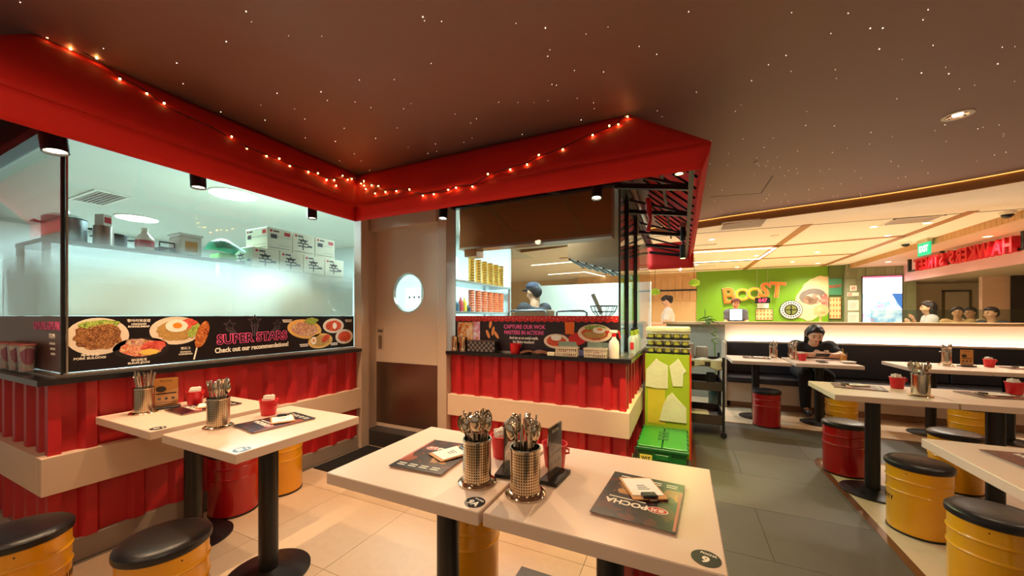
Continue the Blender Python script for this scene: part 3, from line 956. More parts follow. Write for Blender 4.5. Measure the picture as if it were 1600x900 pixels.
# sloping panels: left, front, right wing, left wing
sheet((TX, TL_, TZ), (TX, TY, TZ), (VX, VY, VZ), (VX, VL_, VZ), 40, 8, 0.018, 1, 'canopy_panel')
sheet((TX, TY, TZ), (TR_, TY, TZ), (VR_, VY, VZ), (VX, VY, VZ), 40, 8, 0.018, 2, 'canopy_panel')
sheet((TR_, TY, TZ), (TR_, BACK, TZ), (VR_, BACK, VZ), (VR_, VY, VZ), 40, 8, 0.012, 3, 'canopy_panel')
sheet((-6.0, TL_, TZ), (TX, TL_, TZ), (VX, VL_, VZ), (-6.0, VL_, VZ), 24, 6, 0.012, 4, 'canopy_panel')
# valances
sheet((VX, VL_, VZ), (VX, VY, VZ), (VX, VY, BZ), (VX, VL_, BZ), 30, 4, 0.010, 5, 'valance')
sheet((VX, VY, VZ), (VR_, VY, VZ), (VR_ - 0.05, VY, BZ), (VX, VY, BZ), 30, 4, 0.010, 6, 'valance')
sheet((VR_, VY, VZ), (VR_, BACK, VZ), (VR_ - 0.06, BACK, BZ), (VR_ - 0.05, VY, BZ), 30, 4, 0.010, 7, 'valance')
sheet((-6.0, VL_, VZ), (VX, VL_, VZ), (VX, VL_, BZ), (-6.0, VL_, BZ), 16, 4, 0.008, 8, 'valance')
sheet((VR_, BACK, TZ - 0.35), (TR_ - 0.1, BACK, TZ - 0.35), (TR_ - 0.1, BACK, BZ - 0.12), (VR_, BACK, BZ - 0.12), 8, 4, 0.008, 9, 'end_panel')
# steel frame under the cloth
def fb(a, b, w_=0.028, h_=None, mat=BMETAL, name='frame_bar'):
    return MB().bar(a, b, w_, h_).build(name, mat, aw)
for z in (BZ + 0.03,):
    fb((VX - 0.02, VL_, z), (VX - 0.02, VY + 0.02, z))
    fb((VX, VY + 0.02, z), (VR_ - 0.09, VY + 0.02, z))
    fb((VR_ - 0.09, VY, z), (VR_ - 0.09, BACK - 0.02, z), mat=DMETAL)
for y in (2.62, 3.30, 4.15, 4.95, 5.55):
    fb((-0.43, y, 2.21), (VR_ - 0.09, y, BZ + 0.04), 0.032)
    fb((-0.43, y, 2.31), (VR_ - 0.09, y, BZ + 0.05), 0.018, mat=DMETAL)
fb((-0.41, 2.6, 2.33), (-0.41, BACK, 2.33), 0.035, mat=DMETAL)
fb((-0.15, 2.5, 2.40), (-0.15, BACK, 2.40), 0.022)
for y in [2.45 + 0.24 * k for k in range(13)]:
    MB().bar((VR_ - 0.05, y, VZ - 0.01), (TR_, y + 0.12, TZ - 0.06), 0.016).build('rib', BMETAL, aw)
for x in (-1.6, -0.9, -0.35):
    fb((x, VY + 0.03, BZ + 0.05), (x, 2.85, 2.31), 0.03, mat=DMETAL)
for y in (0.75, 1.5, 2.15):
    fb((VX - 0.03, y, BZ + 0.05), (-2.95, y, 2.31), 0.025)
fb((-0.43, 3.25, 0.99), (-0.43, 3.25, 2.32), 0.02, name='post')
fb((-0.43, 3.9, 0.99), (-0.43, 3.9, 2.32), 0.02, name='post')
fb((TX - 0.02, TL_ + 0.2, TZ - 0.01), (TX - 0.02, TY, TZ - 0.01), 0.03)
# small red cord bundle tied to the frame
tag(MB().tube([(-0.27, 3.3, 2.3), (-0.26, 3.28, 2.2), (-0.25, 3.3, 2.12), (-0.27, 3.3, 2.02)], [0.02, 0.026, 0.012, 0.02], 8).build('cloth_tie', M('red_ribbon', (200, 40, 40), 0.6), None, True), 'crumpled red cloth tie hanging from the awning frame', 'tie')

# string lights draped over the awning
GL = [(0.63, -0.01), (0.665, 0.0), (0.743, 0.02), (0.828, 0.07), (0.898, 0.21), (0.995, 0.28), (1.049, 0.42), (1.154, 0.47), (1.261, 0.49), (1.362, 0.56), (1.442, 0.62), (1.57, 0.62), (1.652, 0.64), (1.728, 0.64), (1.879, 0.61), (1.955, 0.63), (2.036, 0.62), (2.137, 0.55), (2.27, 0.40), (2.33, 0.38), (2.42, 0.28)]
GF = [(-2.62, 0.42), (-2.58, 0.49), (-2.472, 0.53), (-2.32, 0.70), (-2.188, 0.83), (-2.061, 0.86), (-1.885, 0.98), (-1.753, 1.03), (-1.652, 1.04), (-1.529, 1.06), (-1.46, 1.0), (-1.328, 1.02), (-1.208, 0.96), (-1.06, 0.86), (-0.942, 0.82), (-0.871, 0.73), (-0.724, 0.62), (-0.543, 0.42), (-0.44, 0.36), (-0.39, 0.27), (-0.34, 0.12)]
def on_left(y, t):
    return Vector((TX + (VX - TX) * t + 0.022, y, TZ + (VZ - TZ) * t + 0.02 - (0.02 if t > 1 else 0)))
def on_front(x, t):
    return Vector((x, TY + (VY - TY) * t - 0.022 if t < 1 else VY - 0.022, TZ + (VZ - TZ) * t + (0.02 if t < 1 else 0.0)))
pl = [on_left(*p) for p in GL] + [on_front(*p) for p in GF]
sl = thing('string_lights', 'string of warm fairy lights on a black cord draped along the red awning', 'string lights', (0, 0, 0))
MB().tube(smooth([tuple(p) for p in pl], 4), 0.0028, 6).build('cord', BMETAL, sl, True)
bulb_me = MB().ball((0, 0, 0), 0.0052, 8, 6).mesh('bulb', WARMBULB, True)
cap_me = MB().cyl((0, 0), 0.004, 0.004, 0.016, 6).mesh('socket', BMETAL)
extra = [on_front(-2.70, 0.05), on_front(-2.66, 0.40), on_left(2.10, 0.70), on_left(2.0, 0.72), on_front(-2.50, 0.62), on_front(-2.3, 0.82), on_left(0.6, 0.0)]
for i, p in enumerate(pl + extra):
    o = link('bulb', bulb_me, sl)
    o.location = p + Vector((random.uniform(-0.004, 0.004), random.uniform(-0.004, 0.004), -0.014 if i % 3 else 0.010))
    s_ = link('socket', cap_me, sl)
    s_.location = o.location
tag(MB().tube([(-4.5, 0.60, 2.675), (-3.4, 0.60, 2.672), (-2.93, 0.61, 2.68)], 0.003, 6).build('light_cord', BMETAL), 'black light cord running left along the awning ridge', 'cord')
for p in [(-2.99, 0.60, 2.672)]:
    pass

# cylinder spotlights under the awning
SPOTS = [((-2.60, 0.626, 2.05), (-2.1, 0.9, 0.5), 'black cylinder spotlight hanging at the far left corner of the awning', 0.115, 0.044),
         ((-2.60, 1.17, 2.06), (-2.35, 1.2, 0.5), 'black cylinder spotlight glowing above the plate of bulgogi poster', 0.10, 0.038),
         ((-2.60, 1.903, 2.055), (-2.4, 1.85, 0.5), 'black cylinder spotlight above the stacked noodle cartons', 0.10, 0.034),
         ((-1.697, 2.35, 2.06), (-1.45, 1.7, 0.5), 'black cylinder spotlight beside the top corner of the door', 0.10, 0.034),
         ((-0.502, 2.35, 2.056), (-0.5, 1.6, 0.5), 'black cylinder spotlight before the brown hood of the wok window', 0.10, 0.034)]
for i, (p, tgt, lab, ln, r) in enumerate(SPOTS):
    q = thing('spotlight', lab, 'spotlight', p, group='awning spotlights')
    d = (Vector(tgt) - Vector(p)).normalized()
    tilt = Vector((d.x * 0.45, d.y * 0.45, -1)).normalized()
    mq = tilt.to_track_quat('-Z', 'Y').to_matrix().to_4x4()
    MB(mq).lathe([(r * 0.82, 0.012), (r * 0.86, 0.0), (r, 0.0), (r, ln), (r * 0.9, ln + 0.004)], 24, cap=False).build('body', BMETAL, q, True)
    MB(mq).cyl((0, 0), r * 0.84, 0.010, 0.014, 20).build('lens', LAMPFACE, q)
    MB(mq).cyl((0, 0), r * 0.95, ln - 0.004, ln + 0.003, 20).build('end_cap', BMETAL, q)
    MB().tube([mq @ Vector((0, 0, ln)), mq @ Vector((0, 0, ln)) + Vector((0, 0, 0.13))], 0.008, 8).build('stem', BMETAL, q)
    lp = Vector(p) + tilt * 0.012
    lamp('SPOT', lp, 40 if i < 3 else 68, WARM, aim(lp, tgt), 0.014, 118, 0.6)

# ================================================================ tables
def make_table(sx, sy):
    t = link('cafe_table', None)
    MB().box(-sx / 2, sx / 2, -sy / 2, sy / 2, 0.71, 0.75, 0.0025).build('table_top', TABLE, t)
    MB().cyl((0, 0), 0.043, 0.012, 0.70, 28).build('pole', BMETAL, t, True)
    MB().lathe([(0.187, 0.0), (0.187, 0.008), (0.165, 0.014), (0.06, 0.020), (0.045, 0.03)], 44).build('base', BMETAL, t, True)
    MB().box(-0.12, 0.12, -0.12, 0.12, 0.699, 0.7105).build('mount_plate', BMETAL, t)
    return t
TAB = [(-2.592, 1.142, 0.61, 0.61, 'pale square table against the red wall, its bill stand and chopsticks at the wall side', '8'),
       (-1.897, 1.148, 0.585, 0.61, 'pale square table in front of the wall table, with menu and red napkin cup', '8A'),
       (-0.826, 1.178, 0.615, 0.59, 'pale square table numbered 9A in the foreground', '9A'),
       (-0.210, 1.187, 0.595, 0.595, 'pale square table numbered 9 in the foreground, at the right of its pair', '9'),
       (0.85, 5.60, 0.60, 0.70, 'pale table at the left end of the dark bench', None),
       (1.498, 5.60, 0.61, 0.70, 'pale table at which the person in black sits', None),
       (2.475, 5.60, 0.55, 0.72, 'pale table before the bench with a small upright card', None),
       (3.055, 5.60, 0.59, 0.72, 'pale table before the bench at the right edge of the photo', None),
       (1.265, 3.56, 0.61, 0.60, 'pale table in the middle of the right side, with holder and red cup', None),
       (1.882, 3.56, 0.61, 0.60, 'pale table joined to the middle one, cut by the right edge', None),
       (1.275, 1.97, 0.61, 0.59, 'pale table at the right edge nearest the camera, green light on its edge', None)]
STK = M('sticker_black', (30, 24, 30), 0.4)
for i, (x, y, sx, sy, lab, num) in enumerate(TAB):
    t = make_table(sx, sy)
    t.location = (x, y, 0.003 if x > 1 and y < 4.5 else 0.001)
    tag(t, lab, 'table', 'square cafe tables')
    if num:
        u, v = sx / 2 - 0.04, -sy / 2 + 0.045
        sd = link('number_sticker', MB().cyl((0, 0), 0.031, 0, 0.0008, 36).mesh('number_sticker', STK), t)
        sd.location = (u, v, 0.75)
        sd.rotation_euler = (0, 0, R(-14))
        if num == '9A':
            sd.location.x = sx / 2 - 0.037
        text(num, 0.032, CREAM, Matrix.Translation((0, -0.007, 0.0009)), sd, bold=0.0012, ext=0.0002)
        text('POCHA', 0.010, CREAM, Matrix.Translation((0.002, 0.017, 0.0009)), sd, bold=0.0003, ext=0.0002)

# ================================================================ drum stools
def bent_text(s, size, r, ang, z, mat, parent):
    o = text(s, size, mat, I4, parent, 'stencil', ext=0.0006, bold=0.0006)
    for vtx in o.data.vertices:
        x, y, n = vtx.co
        a = ang + x / r
        rr = r + 0.0007 + n
        vtx.co = (rr * math.cos(a), rr * math.sin(a), z + y)
    return o
def make_stool(paint, letters):
    t = link('drum_stool', None)
    prof = [(0.134, 0.006), (0.137, 0.012), (0.1385, 0.02), (0.1385, 0.235), (0.1395, 0.241), (0.1435, 0.246), (0.1395, 0.251), (0.1390, 0.256), (0.1390, 0.305), (0.14, 0.311), (0.1445, 0.317), (0.14, 0.323), (0.1395, 0.33), (0.1395, 0.384)]
    dbody = MB().lathe(prof, 48).build('drum', paint, t, True)
    MB().lathe([(0.1405, 0.0), (0.1405, 0.009), (0.136, 0.011)], 48).build('bottom_rim', BMETAL, t, True)
    MB().lathe([(0.141, 0.384), (0.1475, 0.389), (0.149, 0.400), (0.1475, 0.412), (0.138, 0.421), (0.115, 0.427), (0.06, 0.430), (0.004, 0.431)], 48).build('seat_cushion', LEATH, t, True)
    for a in (-100, 20, 140):
        m = Matrix.Rotation(R(a), 4, 'Z') @ Matrix.Translation((0.1395, 0, 0.365)) @ Matrix.Rotation(R(90), 4, 'Y')
        MB(m).cyl((0, 0), 0.003, -0.001, 0.0012, 8).build('screw', BMETAL, t)
    if letters:
        for q, (s, z, sz) in enumerate((('BEAUTY', 0.19, 0.036),)):
            bent_text(s, sz, 0.1385, R(letters), z, INK, t)
    return t
sy_ = make_stool(YEL, -35)
sr_ = make_stool(REDD, 0)
ST = [('y', -2.47, 0.50, 83, 'yellow drum stool in the bottom left corner, beside the red wall'),
      ('y', -1.873, 0.73, 99, 'yellow drum stool with black seat in front of the two wall tables'),
      ('r', -2.735, 1.43, 0, 'red drum stool tucked under the wall tables'),
      ('y', -2.735, 1.745, 183, 'yellow drum stool behind the black pole of the wall tables'),
      ('y', -0.935, 1.515, -83, 'yellow drum stool half hidden under table 9A'),
      ('r', -0.14, 1.525, 0, 'red drum stool half hidden under table 9'),
      ('r', 0.90, 5.22, 0, 'red drum stool in front of the leftmost bench table'),
      ('y', 1.60, 5.25, -127, 'yellow drum stool beside the seated person, at the back'),
      ('r', 1.215, 3.92, 0, 'red drum stool behind the pole of the middle right table'),
      ('y', 1.29, 3.04, 207, 'yellow drum stool standing before the middle right table'),
      ('y', 1.86, 3.91, 100, 'yellow drum stool half hidden behind the pole of the table joined to the middle one'),
      ('y', 2.56, 5.18, 100, 'yellow drum stool in front of the bench table with the upright card'),
      ('y', 1.265, 2.40, 97, 'yellow drum stool behind the nearest table on the right edge')]
used = set()
for k, x, y, a, lab in ST:
    src = sy_ if k == 'y' else sr_
    loc = (x, y, 0.003 if x > 1.05 and y < 4.3 else 0.001)
    if k not in used:
        used.add(k)
        src.location, src.rotation_euler = loc, (0, 0, R(a))
        tag(src, lab, 'stool', 'drum stools')
        src['category'] = 'stool'
    else:
        tag(dup(src, loc, R(a), lab), lab, 'stool', 'drum stools')

# ================================================================ cutlery holders with spoons and chopsticks
TT = 0.752
PERF = perforated_mat('perforated_steel', (222, 200, 168), 38, 118, 0.30)
def make_holder(perf, h):
    t = link('cutlery_holder', None)
    MB().lathe([(0.0465, 0.012), (0.0465, h), (0.0445, h), (0.0445, 0.014)], 40, cap=False).build('body', PERF if perf else CHROME, t, True)
    MB().lathe([(0.062, 0.0), (0.063, 0.004), (0.058, 0.009), (0.048, 0.013), (0.01, 0.013)], 40).build('foot', CHROME, t, True)
    MB().lathe([(0.0442, h - 0.004), (0.0475, h - 0.004), (0.0482, h), (0.0475, h + 0.003), (0.0442, h + 0.003), (0.0442, h - 0.004)], 40, cap=False).build('rim', CHROME, t, True)
    return t
def spoon_mesh():
    mb = MB()
    path = [(0, 0, 0.0), (0, 0.001, 0.06), (0, 0.003, 0.12), (0, 0.0, 0.158)]
    for k in range(len(path) - 1):
        a, b = path[k], path[k + 1]
        wa, wb = (0.0055, 0.0045, 0.0032, 0.0036)[k], (0.0055, 0.0045, 0.0032, 0.0036)[k + 1]
        mb.add([(-wa, a[1] - 0.001, a[2]), (wa, a[1] - 0.001, a[2]), (wa, a[1] + 0.001, a[2]), (-wa, a[1] + 0.001, a[2]), (-wb, b[1] - 0.001, b[2]), (wb, b[1] - 0.001, b[2]), (wb, b[1] + 0.001, b[2]), (-wb, b[1] + 0.001, b[2])],
               [(0, 1, 5, 4), (1, 2, 6, 5), (2, 3, 7, 6), (3, 0, 4, 7), (0, 3, 2, 1), (4, 5, 6, 7)])
    vs, fs = [(0, 0.009, 0.188)], []
    for s, (fr, dep) in enumerate(((0.5, 0.007), (0.85, 0.003), (1.0, -0.001), (0.9, 0.0015), (0.5, 0.0055))):
        for k in range(14):
            a = 2 * math.pi * k / 14
            vs.append((0.0195 * fr * math.cos(a), dep, 0.188 + 0.032 * fr * math.sin(a)))
    for k in range(14):
        j = (k + 1) % 14
        fs.append((0, 1 + k, 1 + j))
        for s in range(4):
            fs.append((1 + s * 14 + k, 1 + s * 14 + j, 1 + (s + 1) * 14 + j, 1 + (s + 1) * 14 + k))
    vs.append((0, 0.0075, 0.188))
    for k in range(14):
        fs.append((1 + 4 * 14 + k, 1 + 4 * 14 + (k + 1) % 14, len(vs) - 1))
    mb.add(vs, fs)
    return mb.mesh('spoon', CHROME, True)
SPOON = spoon_mesh()
CHOP = MB().tube([(0, 0, 0), (0, 0, 0.10), (0, 0, 0.215)], [0.0018, 0.0026, 0.0034], 6).mesh('chopstick', STEEL, True)
hp_, hs_ = make_holder(True, 0.142), make_holder(False, 0.150)
hused = set()
def set_cutlery(x, y, z, where, perf, nsp, nch, seed, sc=1.0):
    src = hp_ if perf else hs_
    lab = ('perforated steel cutlery holder ' if perf else 'plain steel cutlery holder ') + where
    if perf not in hused:
        hused.add(perf)
        h = src
        h.location = (x, y, z)
    else:
        h = dup(src, (x, y, z))
    tag(h, lab, 'cutlery holder', 'cutlery holders')
    rnd = random.Random(seed)
    n = nsp + nch
    for k in range(n):
        a = 2 * math.pi * (k * 0.618) + rnd.uniform(-0.2, 0.2)
        r0 = rnd.uniform(0.004, 0.018)
        top = rnd.uniform(0.022, 0.036)
        sp_ = k < nsp
        me = SPOON if sp_ else CHOP
        o = link('spoon' if sp_ else 'chopstick', me)
        p0 = Vector((r0 * math.cos(a + 0.4), r0 * math.sin(a + 0.4), 0.016))
        p1 = Vector((top * math.cos(a), top * math.sin(a), 0.142))
        d = (p1 - p0).normalized()
        q = d.to_track_quat('Z', 'Y').to_matrix().to_4x4()
        o.matrix_world = Matrix.Translation(Vector((x, y, z)) + p0) @ q @ Matrix.Rotation(rnd.uniform(0, 6.28), 4, 'Z') @ Matrix.Scale(sc * rnd.uniform(0.94, 1.04), 4)
        tag(o, ('steel spoon standing bowl up in the holder ' if sp_ else 'thin steel chopstick standing in the holder ') + where, 'spoon' if sp_ else 'chopstick',
            ('spoons ' if sp_ else 'chopsticks ') + where)
set_cutlery(-2.765, 0.985, TT, 'on the table against the red wall', True, 2, 16, 1)
set_cutlery(-2.085, 1.02, TT, 'on the table before the wall table', True, 7, 12, 2)
set_cutlery(-0.617, 1.045, TT, 'on table 9A', True, 9, 11, 3)
set_cutlery(-0.442, 1.040, TT, 'on table 9', True, 9, 9, 4)
set_cutlery(1.470, 3.440, TT + 0.002, 'on the middle right table', False, 6, 12, 5)
set_cutlery(1.075, 5.80, TT, 'on the leftmost bench table', False, 4, 10, 6)
set_cutlery(1.27, 5.75, TT, 'on the table of the seated person', False, 4, 8, 7)
set_cutlery(2.655, 5.74, TT, 'on the bench table with the upright card', False, 6, 8, 8)

# ================================================================ red cups with paper napkins
def make_cup():
    t = link('napkin_cup', None)
    MB().lathe([(0.002, 0.002), (0.033, 0.0), (0.036, 0.004), (0.044, 0.078), (0.0475, 0.081), (0.0475, 0.085), (0.043, 0.085), (0.034, 0.008), (0.002, 0.006)], 32, cap=False).build('cup', PLASR, t, True)
    MB().tube([(0.046, 0, 0.076), (0.058, 0, 0.072), (0.058, 0, 0.06), (0.044, 0, 0.056)], 0.004, 6).build('handle', PLASR, t, True)
    return t
cup0 = make_cup()
def napkins(x, y, z, rz, where):
    mb = MB(Matrix.Translation((x, y, z)) @ Matrix.Rotation(rz, 4, 'Z'))
    for k in range(5):
        o = -0.016 + k * 0.008
        mb.box(-0.026 + 0.002 * (k % 2), 0.024, o, o + 0.0062, 0.012, 0.094 + 0.006 * ((k * 2) % 3), 0.0015)
    mb.tube([(-0.02, 0.026, 0.06), (-0.01, 0.028, 0.092), (0.014, 0.022, 0.103)], 0.007, 8)
    o = mb.build('paper_napkins', WHITE)
    tag(o, 'folded white napkins in the red cup ' + where, 'napkins', 'napkins in red cups')
CUPS = [(-2.74, 1.215, TT, 20, 'on the table against the red wall'), (-2.09, 1.265, TT, 10, 'on the table before the wall table'),
        (-0.640, 1.275, TT, 30, 'behind the holder on table 9A'), (-0.425, 1.275, TT, -10, 'beside the stand on table 9'),
        (1.47, 3.74, TT + 0.002, 0, 'on the middle right table'), (1.335, 5.60, TT, 0, 'at the edge of the seated person\'s table'),
        (2.99, 5.74, TT, 0, 'on the bench table at the right'), (2.10, 3.80, TT + 0.002, 0, 'at the right edge of the photo')]
for i, (x, y, z, a, wh) in enumerate(CUPS):
    c = cup0 if i == 0 else dup(cup0)
    c.location, c.rotation_euler = (x, y, z), (0, 0, R(a))
    tag(c, 'red plastic cup of napkins ' + wh, 'cup', 'red napkin cups')
    napkins(x, y, z, R(a + 25), wh)

# ================================================================ menus, order clipboards, card stands
COVER = flecks('menu_photo', [(24, 16, 22), (40, 20, 22), (22, 20, 38), (100, 40, 30), (30, 24, 34), (60, 44, 40)], 34, 0.3)
COVER2 = flecks('menu_photo_red', [(130, 20, 18), (60, 10, 12), (200, 90, 40), (30, 12, 14)], 34, 0.3)
LOGOR = M('logo_red', (190, 30, 40), 0.4)
PAGE = M('page_edge', (206, 176, 160), 0.6)
def make_menu():
    t = link('menu_booklet', None)
    MB().box(-0.108, 0.108, -0.146, 0.146, 0.0, 0.005, 0.001).build('pages', PAGE, t)
    c = MB().box(-0.110, 0.110, -0.148, 0.148, 0.005, 0.0065).build('cover', COVER, t)
    MB().box(-0.110, 0.110, -0.148, -0.098, 0.0065, 0.0069).build('title_band', INK, c)
    MB().box(-0.10, -0.055, -0.09, 0.0, 0.0065, 0.0069).build('photo_print', COVER2, c)
    MB().box(0.0, 0.08, -0.07, 0.0, 0.0065, 0.0069).build('photo_print', flecks('menu_photo_lamp', [(30, 20, 26), (206, 150, 90), (70, 30, 24), (34, 26, 40)], 40, 0.3), c)
    MB().box(-0.108, -0.101, -0.09, 0.14, 0.0065, 0.0069).build('side_print', M('cream_red_print', (200, 110, 100), 0.4), c)
    lg = MB().disc(-0.055, 0.055, 0.028, 0.018, 0.0066, 0.0072).build('logo', CREAM, c)
    MB().disc(-0.055, 0.055, 0.025, 0.0155, 0.0071, 0.0076).build('logo', LOGOR, c)
    text('포차', 0.020, CREAM, Matrix.Translation((-0.055, 0.055, 0.0077)), c, ext=0.0002, bold=0.0004)
    text('POCHA', 0.036, CREAM, Matrix.Translation((0.030, 0.055, 0.0071)), c, ext=0.0002, bold=0.0012, sx=0.95)
    MB().box(-0.02, 0.085, 0.027, 0.032, 0.0069, 0.0073).build('small_print', CREAM, c)
    for r in range(2):
        for k in range(4):
            MB().box(-0.092 + k * 0.047, -0.06 + k * 0.047, -0.125 + r * 0.014, -0.120 + r * 0.014, 0.0069, 0.0072).build('small_print', CREAM, c)
    return t
menu0 = make_menu()
# the mat of order slips: kraft clipboard with white paper
def make_clip():
    t = link('clipboard', None)
    MB().box(-0.052, 0.052, -0.072, 0.072, 0.0, 0.004, 0.001).build('board', KRAFT, t)
    MB().box(-0.046, 0.046, -0.060, 0.052, 0.004, 0.006).build('paper', WHITE, t)
    k = MB().box(-0.022, 0.022, 0.046, 0.074, 0.004, 0.014, 0.003).build('clip', BMETAL, t)
    MB().tube([(-0.014, 0.07, 0.012), (-0.010, 0.092, 0.009), (0.010, 0.092, 0.009), (0.014, 0.07, 0.012)], 0.0016, 6).build('wire_arm', CHROME, k, True)
    for q in range(3):
        MB().box(-0.018 + 0.004 * q, 0.018 - 0.002 * q, 0.012 - q * 0.012, 0.016 - q * 0.012, 0.006, 0.0063).build('small_print', DARKP, t)
    return t
clip0 = make_clip()
MENUS = [(-2.60, 1.20, 178, 1, 'on the table against the red wall', TT, (0.0, 0.02, 60)), (-1.90, 1.185, 172, 1, 'on the table before the wall table', TT, (0.01, 0.03, 60)),
         (-0.868, 1.165, 4, 1, 'on table 9A', TT, (0.045, 0.03, -25)), (-0.115, 1.150, 176, 1, 'on table 9, reading POCHA upside down', TT, (0.0, 0.055, 205)),
         (1.215, 3.66, 80, 1, 'on the middle right table', TT + 0.002, (0.0, 0.05, 100)), (1.93, 3.66, 100, 1, 'on the table joined to the middle one', TT + 0.002, (0.0, 0.0, 100)),
         (1.245, 2.05, 95, 1, 'on the nearest table at the right edge', TT + 0.002, (0.0, -0.08, 95)), (0.87, 5.70, 85, 1, 'on the leftmost bench table', TT, (0.02, 0.0, 70)),
         (3.22, 5.70, 90, 1, 'on the bench table cut by the right edge', TT, (0.0, 0.0, 90))]
for i, (x, y, a, cl, wh, z, co_) in enumerate(MENUS):
    m_ = menu0 if i == 0 else dup(menu0)
    m_.location, m_.rotation_euler = (x, y, z), (0, 0, R(a))
    tag(m_, 'dark glossy menu booklet lying ' + wh, 'menu', 'menu booklets')
    c_ = clip0 if i == 0 else dup(clip0)
    c_.location, c_.rotation_euler = (x + co_[0], y + co_[1], z + 0.0085), (0, 0, R(co_[2]))
    tag(c_, 'kraft order clipboard atop the menu ' + wh.split(',')[0], 'clipboard', 'order clipboards')
CARD = M('orange_card', (226, 160, 84), 0.5, var=0.03)
CARDK = M('dark_card', (64, 44, 36), 0.4)
ACRYL = glass_mat('acrylic', (250, 248, 244), 0.06)
def make_stand(card):
    t = link('card_stand', None)
    MB().box(-0.065, 0.065, -0.032, 0.032, 0, 0.012, 0.002).build('base', BMETAL, t)
    MB().box(-0.055, 0.055, -0.004, -0.0015, 0.012, 0.182).box(-0.055, 0.055, 0.0015, 0.004, 0.012, 0.182).build('acrylic_sleeve', ACRYL, t)
    c = MB().box(-0.053, 0.053, -0.0013, 0.0013, 0.014, 0.180).build('card', card, t)
    for s in (-1, 1):
        mm = frame((0, s * 0.0014, 0), (-s * 1.0, 0, 0), (0, 0, 1))
        q = CREAM if card is CARDK else INK
        text('POCHA', 0.016, q, mm @ Matrix.Translation((0, 0.162, 0)), c, ext=0.0002)
        MB(mm).disc(-0.022, 0.115, 0.023, 0.018, 0.0, 0.0004).build('badge', DMETAL, c)
        MB(mm).box(-0.044, 0.044, 0.084, 0.092, 0.0, 0.0004).build('print_bar', DMETAL, c)
        for k in range(3):
            MB(mm).disc(-0.03 + 0.03 * k, 0.058, 0.008, 0.008, 0, 0.0004, 0, 12).build('icon_print', DMETAL, c)
            MB(mm).box(-0.044 + 0.03 * k, -0.016 + 0.03 * k, 0.034, 0.037, 0, 0.0004).build('small_print', DMETAL, c)
        MB(mm).box(-0.04, 0.04, 0.020, 0.024, 0, 0.0004).build('small_print', DMETAL, c)
    return t
s_or, s_dk = make_stand(CARD), make_stand(CARDK)
for q, src, (x, y, a), wh in ((0, s_or, (-2.79, 1.095, 68), 'orange upright payment card in a clear stand on the table against the red wall'), (1, s_or, (2.80, 5.70, 8), 'orange upright card in a clear stand on the bench table'),
                              (2, s_dk, (-0.560, 1.165, 100), 'dark upright card in a clear stand behind the holder of table 9A'), (3, s_dk, (-0.392, 1.18, 85), 'dark upright card in a clear stand behind the holder of table 9')):
    s_ = src if q in (0, 2) else dup(src)
    s_.location, s_.rotation_euler = (x, y, TT), (0, 0, R(a))
    tag(s_, wh, 'card stand', 'card stands')

# things of the seated person's table
tag(MB().lathe([(0.028, 0), (0.030, 0.004), (0.036, 0.105), (0.034, 0.105), (0.028, 0.008), (0.001, 0.008)], 24, cap=False).build('drink_glass', ACRYL, None, True), 'clear glass of amber drink on the seated person\'s table', 'glass')
g_ = bpy.data.objects['drink_glass']
g_.location = (1.765, 5.71, TT)
MB().cyl((0, 0), 0.029, 0.009, 0.075, 20, 0.032).build('drink', M('amber_drink', (220, 140, 40), 0.2), g_, True)
MB().tube([(0.01, 0, 0.02), (-0.012, 0.0, 0.16)], 0.003, 6).build('straw', M('yellow_straw', (240, 190, 60), 0.4), g_)
dsh = tag(MB().lathe([(0.03, 0), (0.055, 0.004), (0.07, 0.022), (0.066, 0.022), (0.03, 0.008), (0.001, 0.008)], 28, cap=False).build('side_dish', PLATE, None, True), 'small pale side dish at the edge of the seated person\'s table', 'dish')
dsh.location = (1.745, 5.50, TT)

# ================================================================ things on the wok counter
CZ = 0.984
def steel_cup(x, y, lab, r=0.037, h=0.125):
    t = thing('steel_canister', lab, 'canister', (x, y, CZ), group='steel canisters on the wok counter')
    MB().lathe([(r + 0.006, 0), (r + 0.006, 0.005), (r, 0.008), (r, h), (r + 0.002, h + 0.003), (r - 0.003, h + 0.003), (r - 0.003, 0.012), (0.002, 0.012)], 28, cap=False).build('body', CHROME, t, True)
    rnd = random.Random(x)
    for k in range(5):
        a = rnd.uniform(0, 6.28)
        MB().tube([(0.01 * math.cos(a), 0.01 * math.sin(a), 0.015), (0.028 * math.cos(a), 0.028 * math.sin(a), h + rnd.uniform(0.012, 0.022))], 0.004, 6).build('utensil_tip', CHROME, t)
steel_cup(-1.895, 2.815, 'steel canister at the left end of the wok counter, next to the door')
steel_cup(-1.795, 2.80, 'steel canister touching the woven black basket')
# woven basket
wb = thing('woven_basket', 'black woven rectangular basket on the wok counter', 'basket', (-1.60, 2.81, CZ))
MB().box(-0.135, 0.135, -0.035, 0.035, 0, 0.006).build('bottom', BMETAL, wb)
W1, W2 = M('weave_black', (38, 34, 36), 0.35, var=0.2), M('weave_grey', (120, 108, 102), 0.35, var=0.2)
for side in (-1, 1):
    for i in range(12):
        for j in range(4):
            x0, z0 = -0.135 + i * 0.0225, 0.006 + j * 0.022
            MB().box(x0 + 0.0008, x0 + 0.0217, side * 0.035 - 0.004 - 0.0015 * ((i + j) % 2), side * 0.035 + 0.004 + 0.0015 * ((i + j) % 2), z0 + 0.0005, z0 + 0.0215).build('weave_strip', W1 if (i + j) % 2 else W2, wb)
    MB().box(side * 0.135 - 0.004, side * 0.135 + 0.004, -0.035, 0.035, 0, 0.094).build('end_wall', W1, wb)
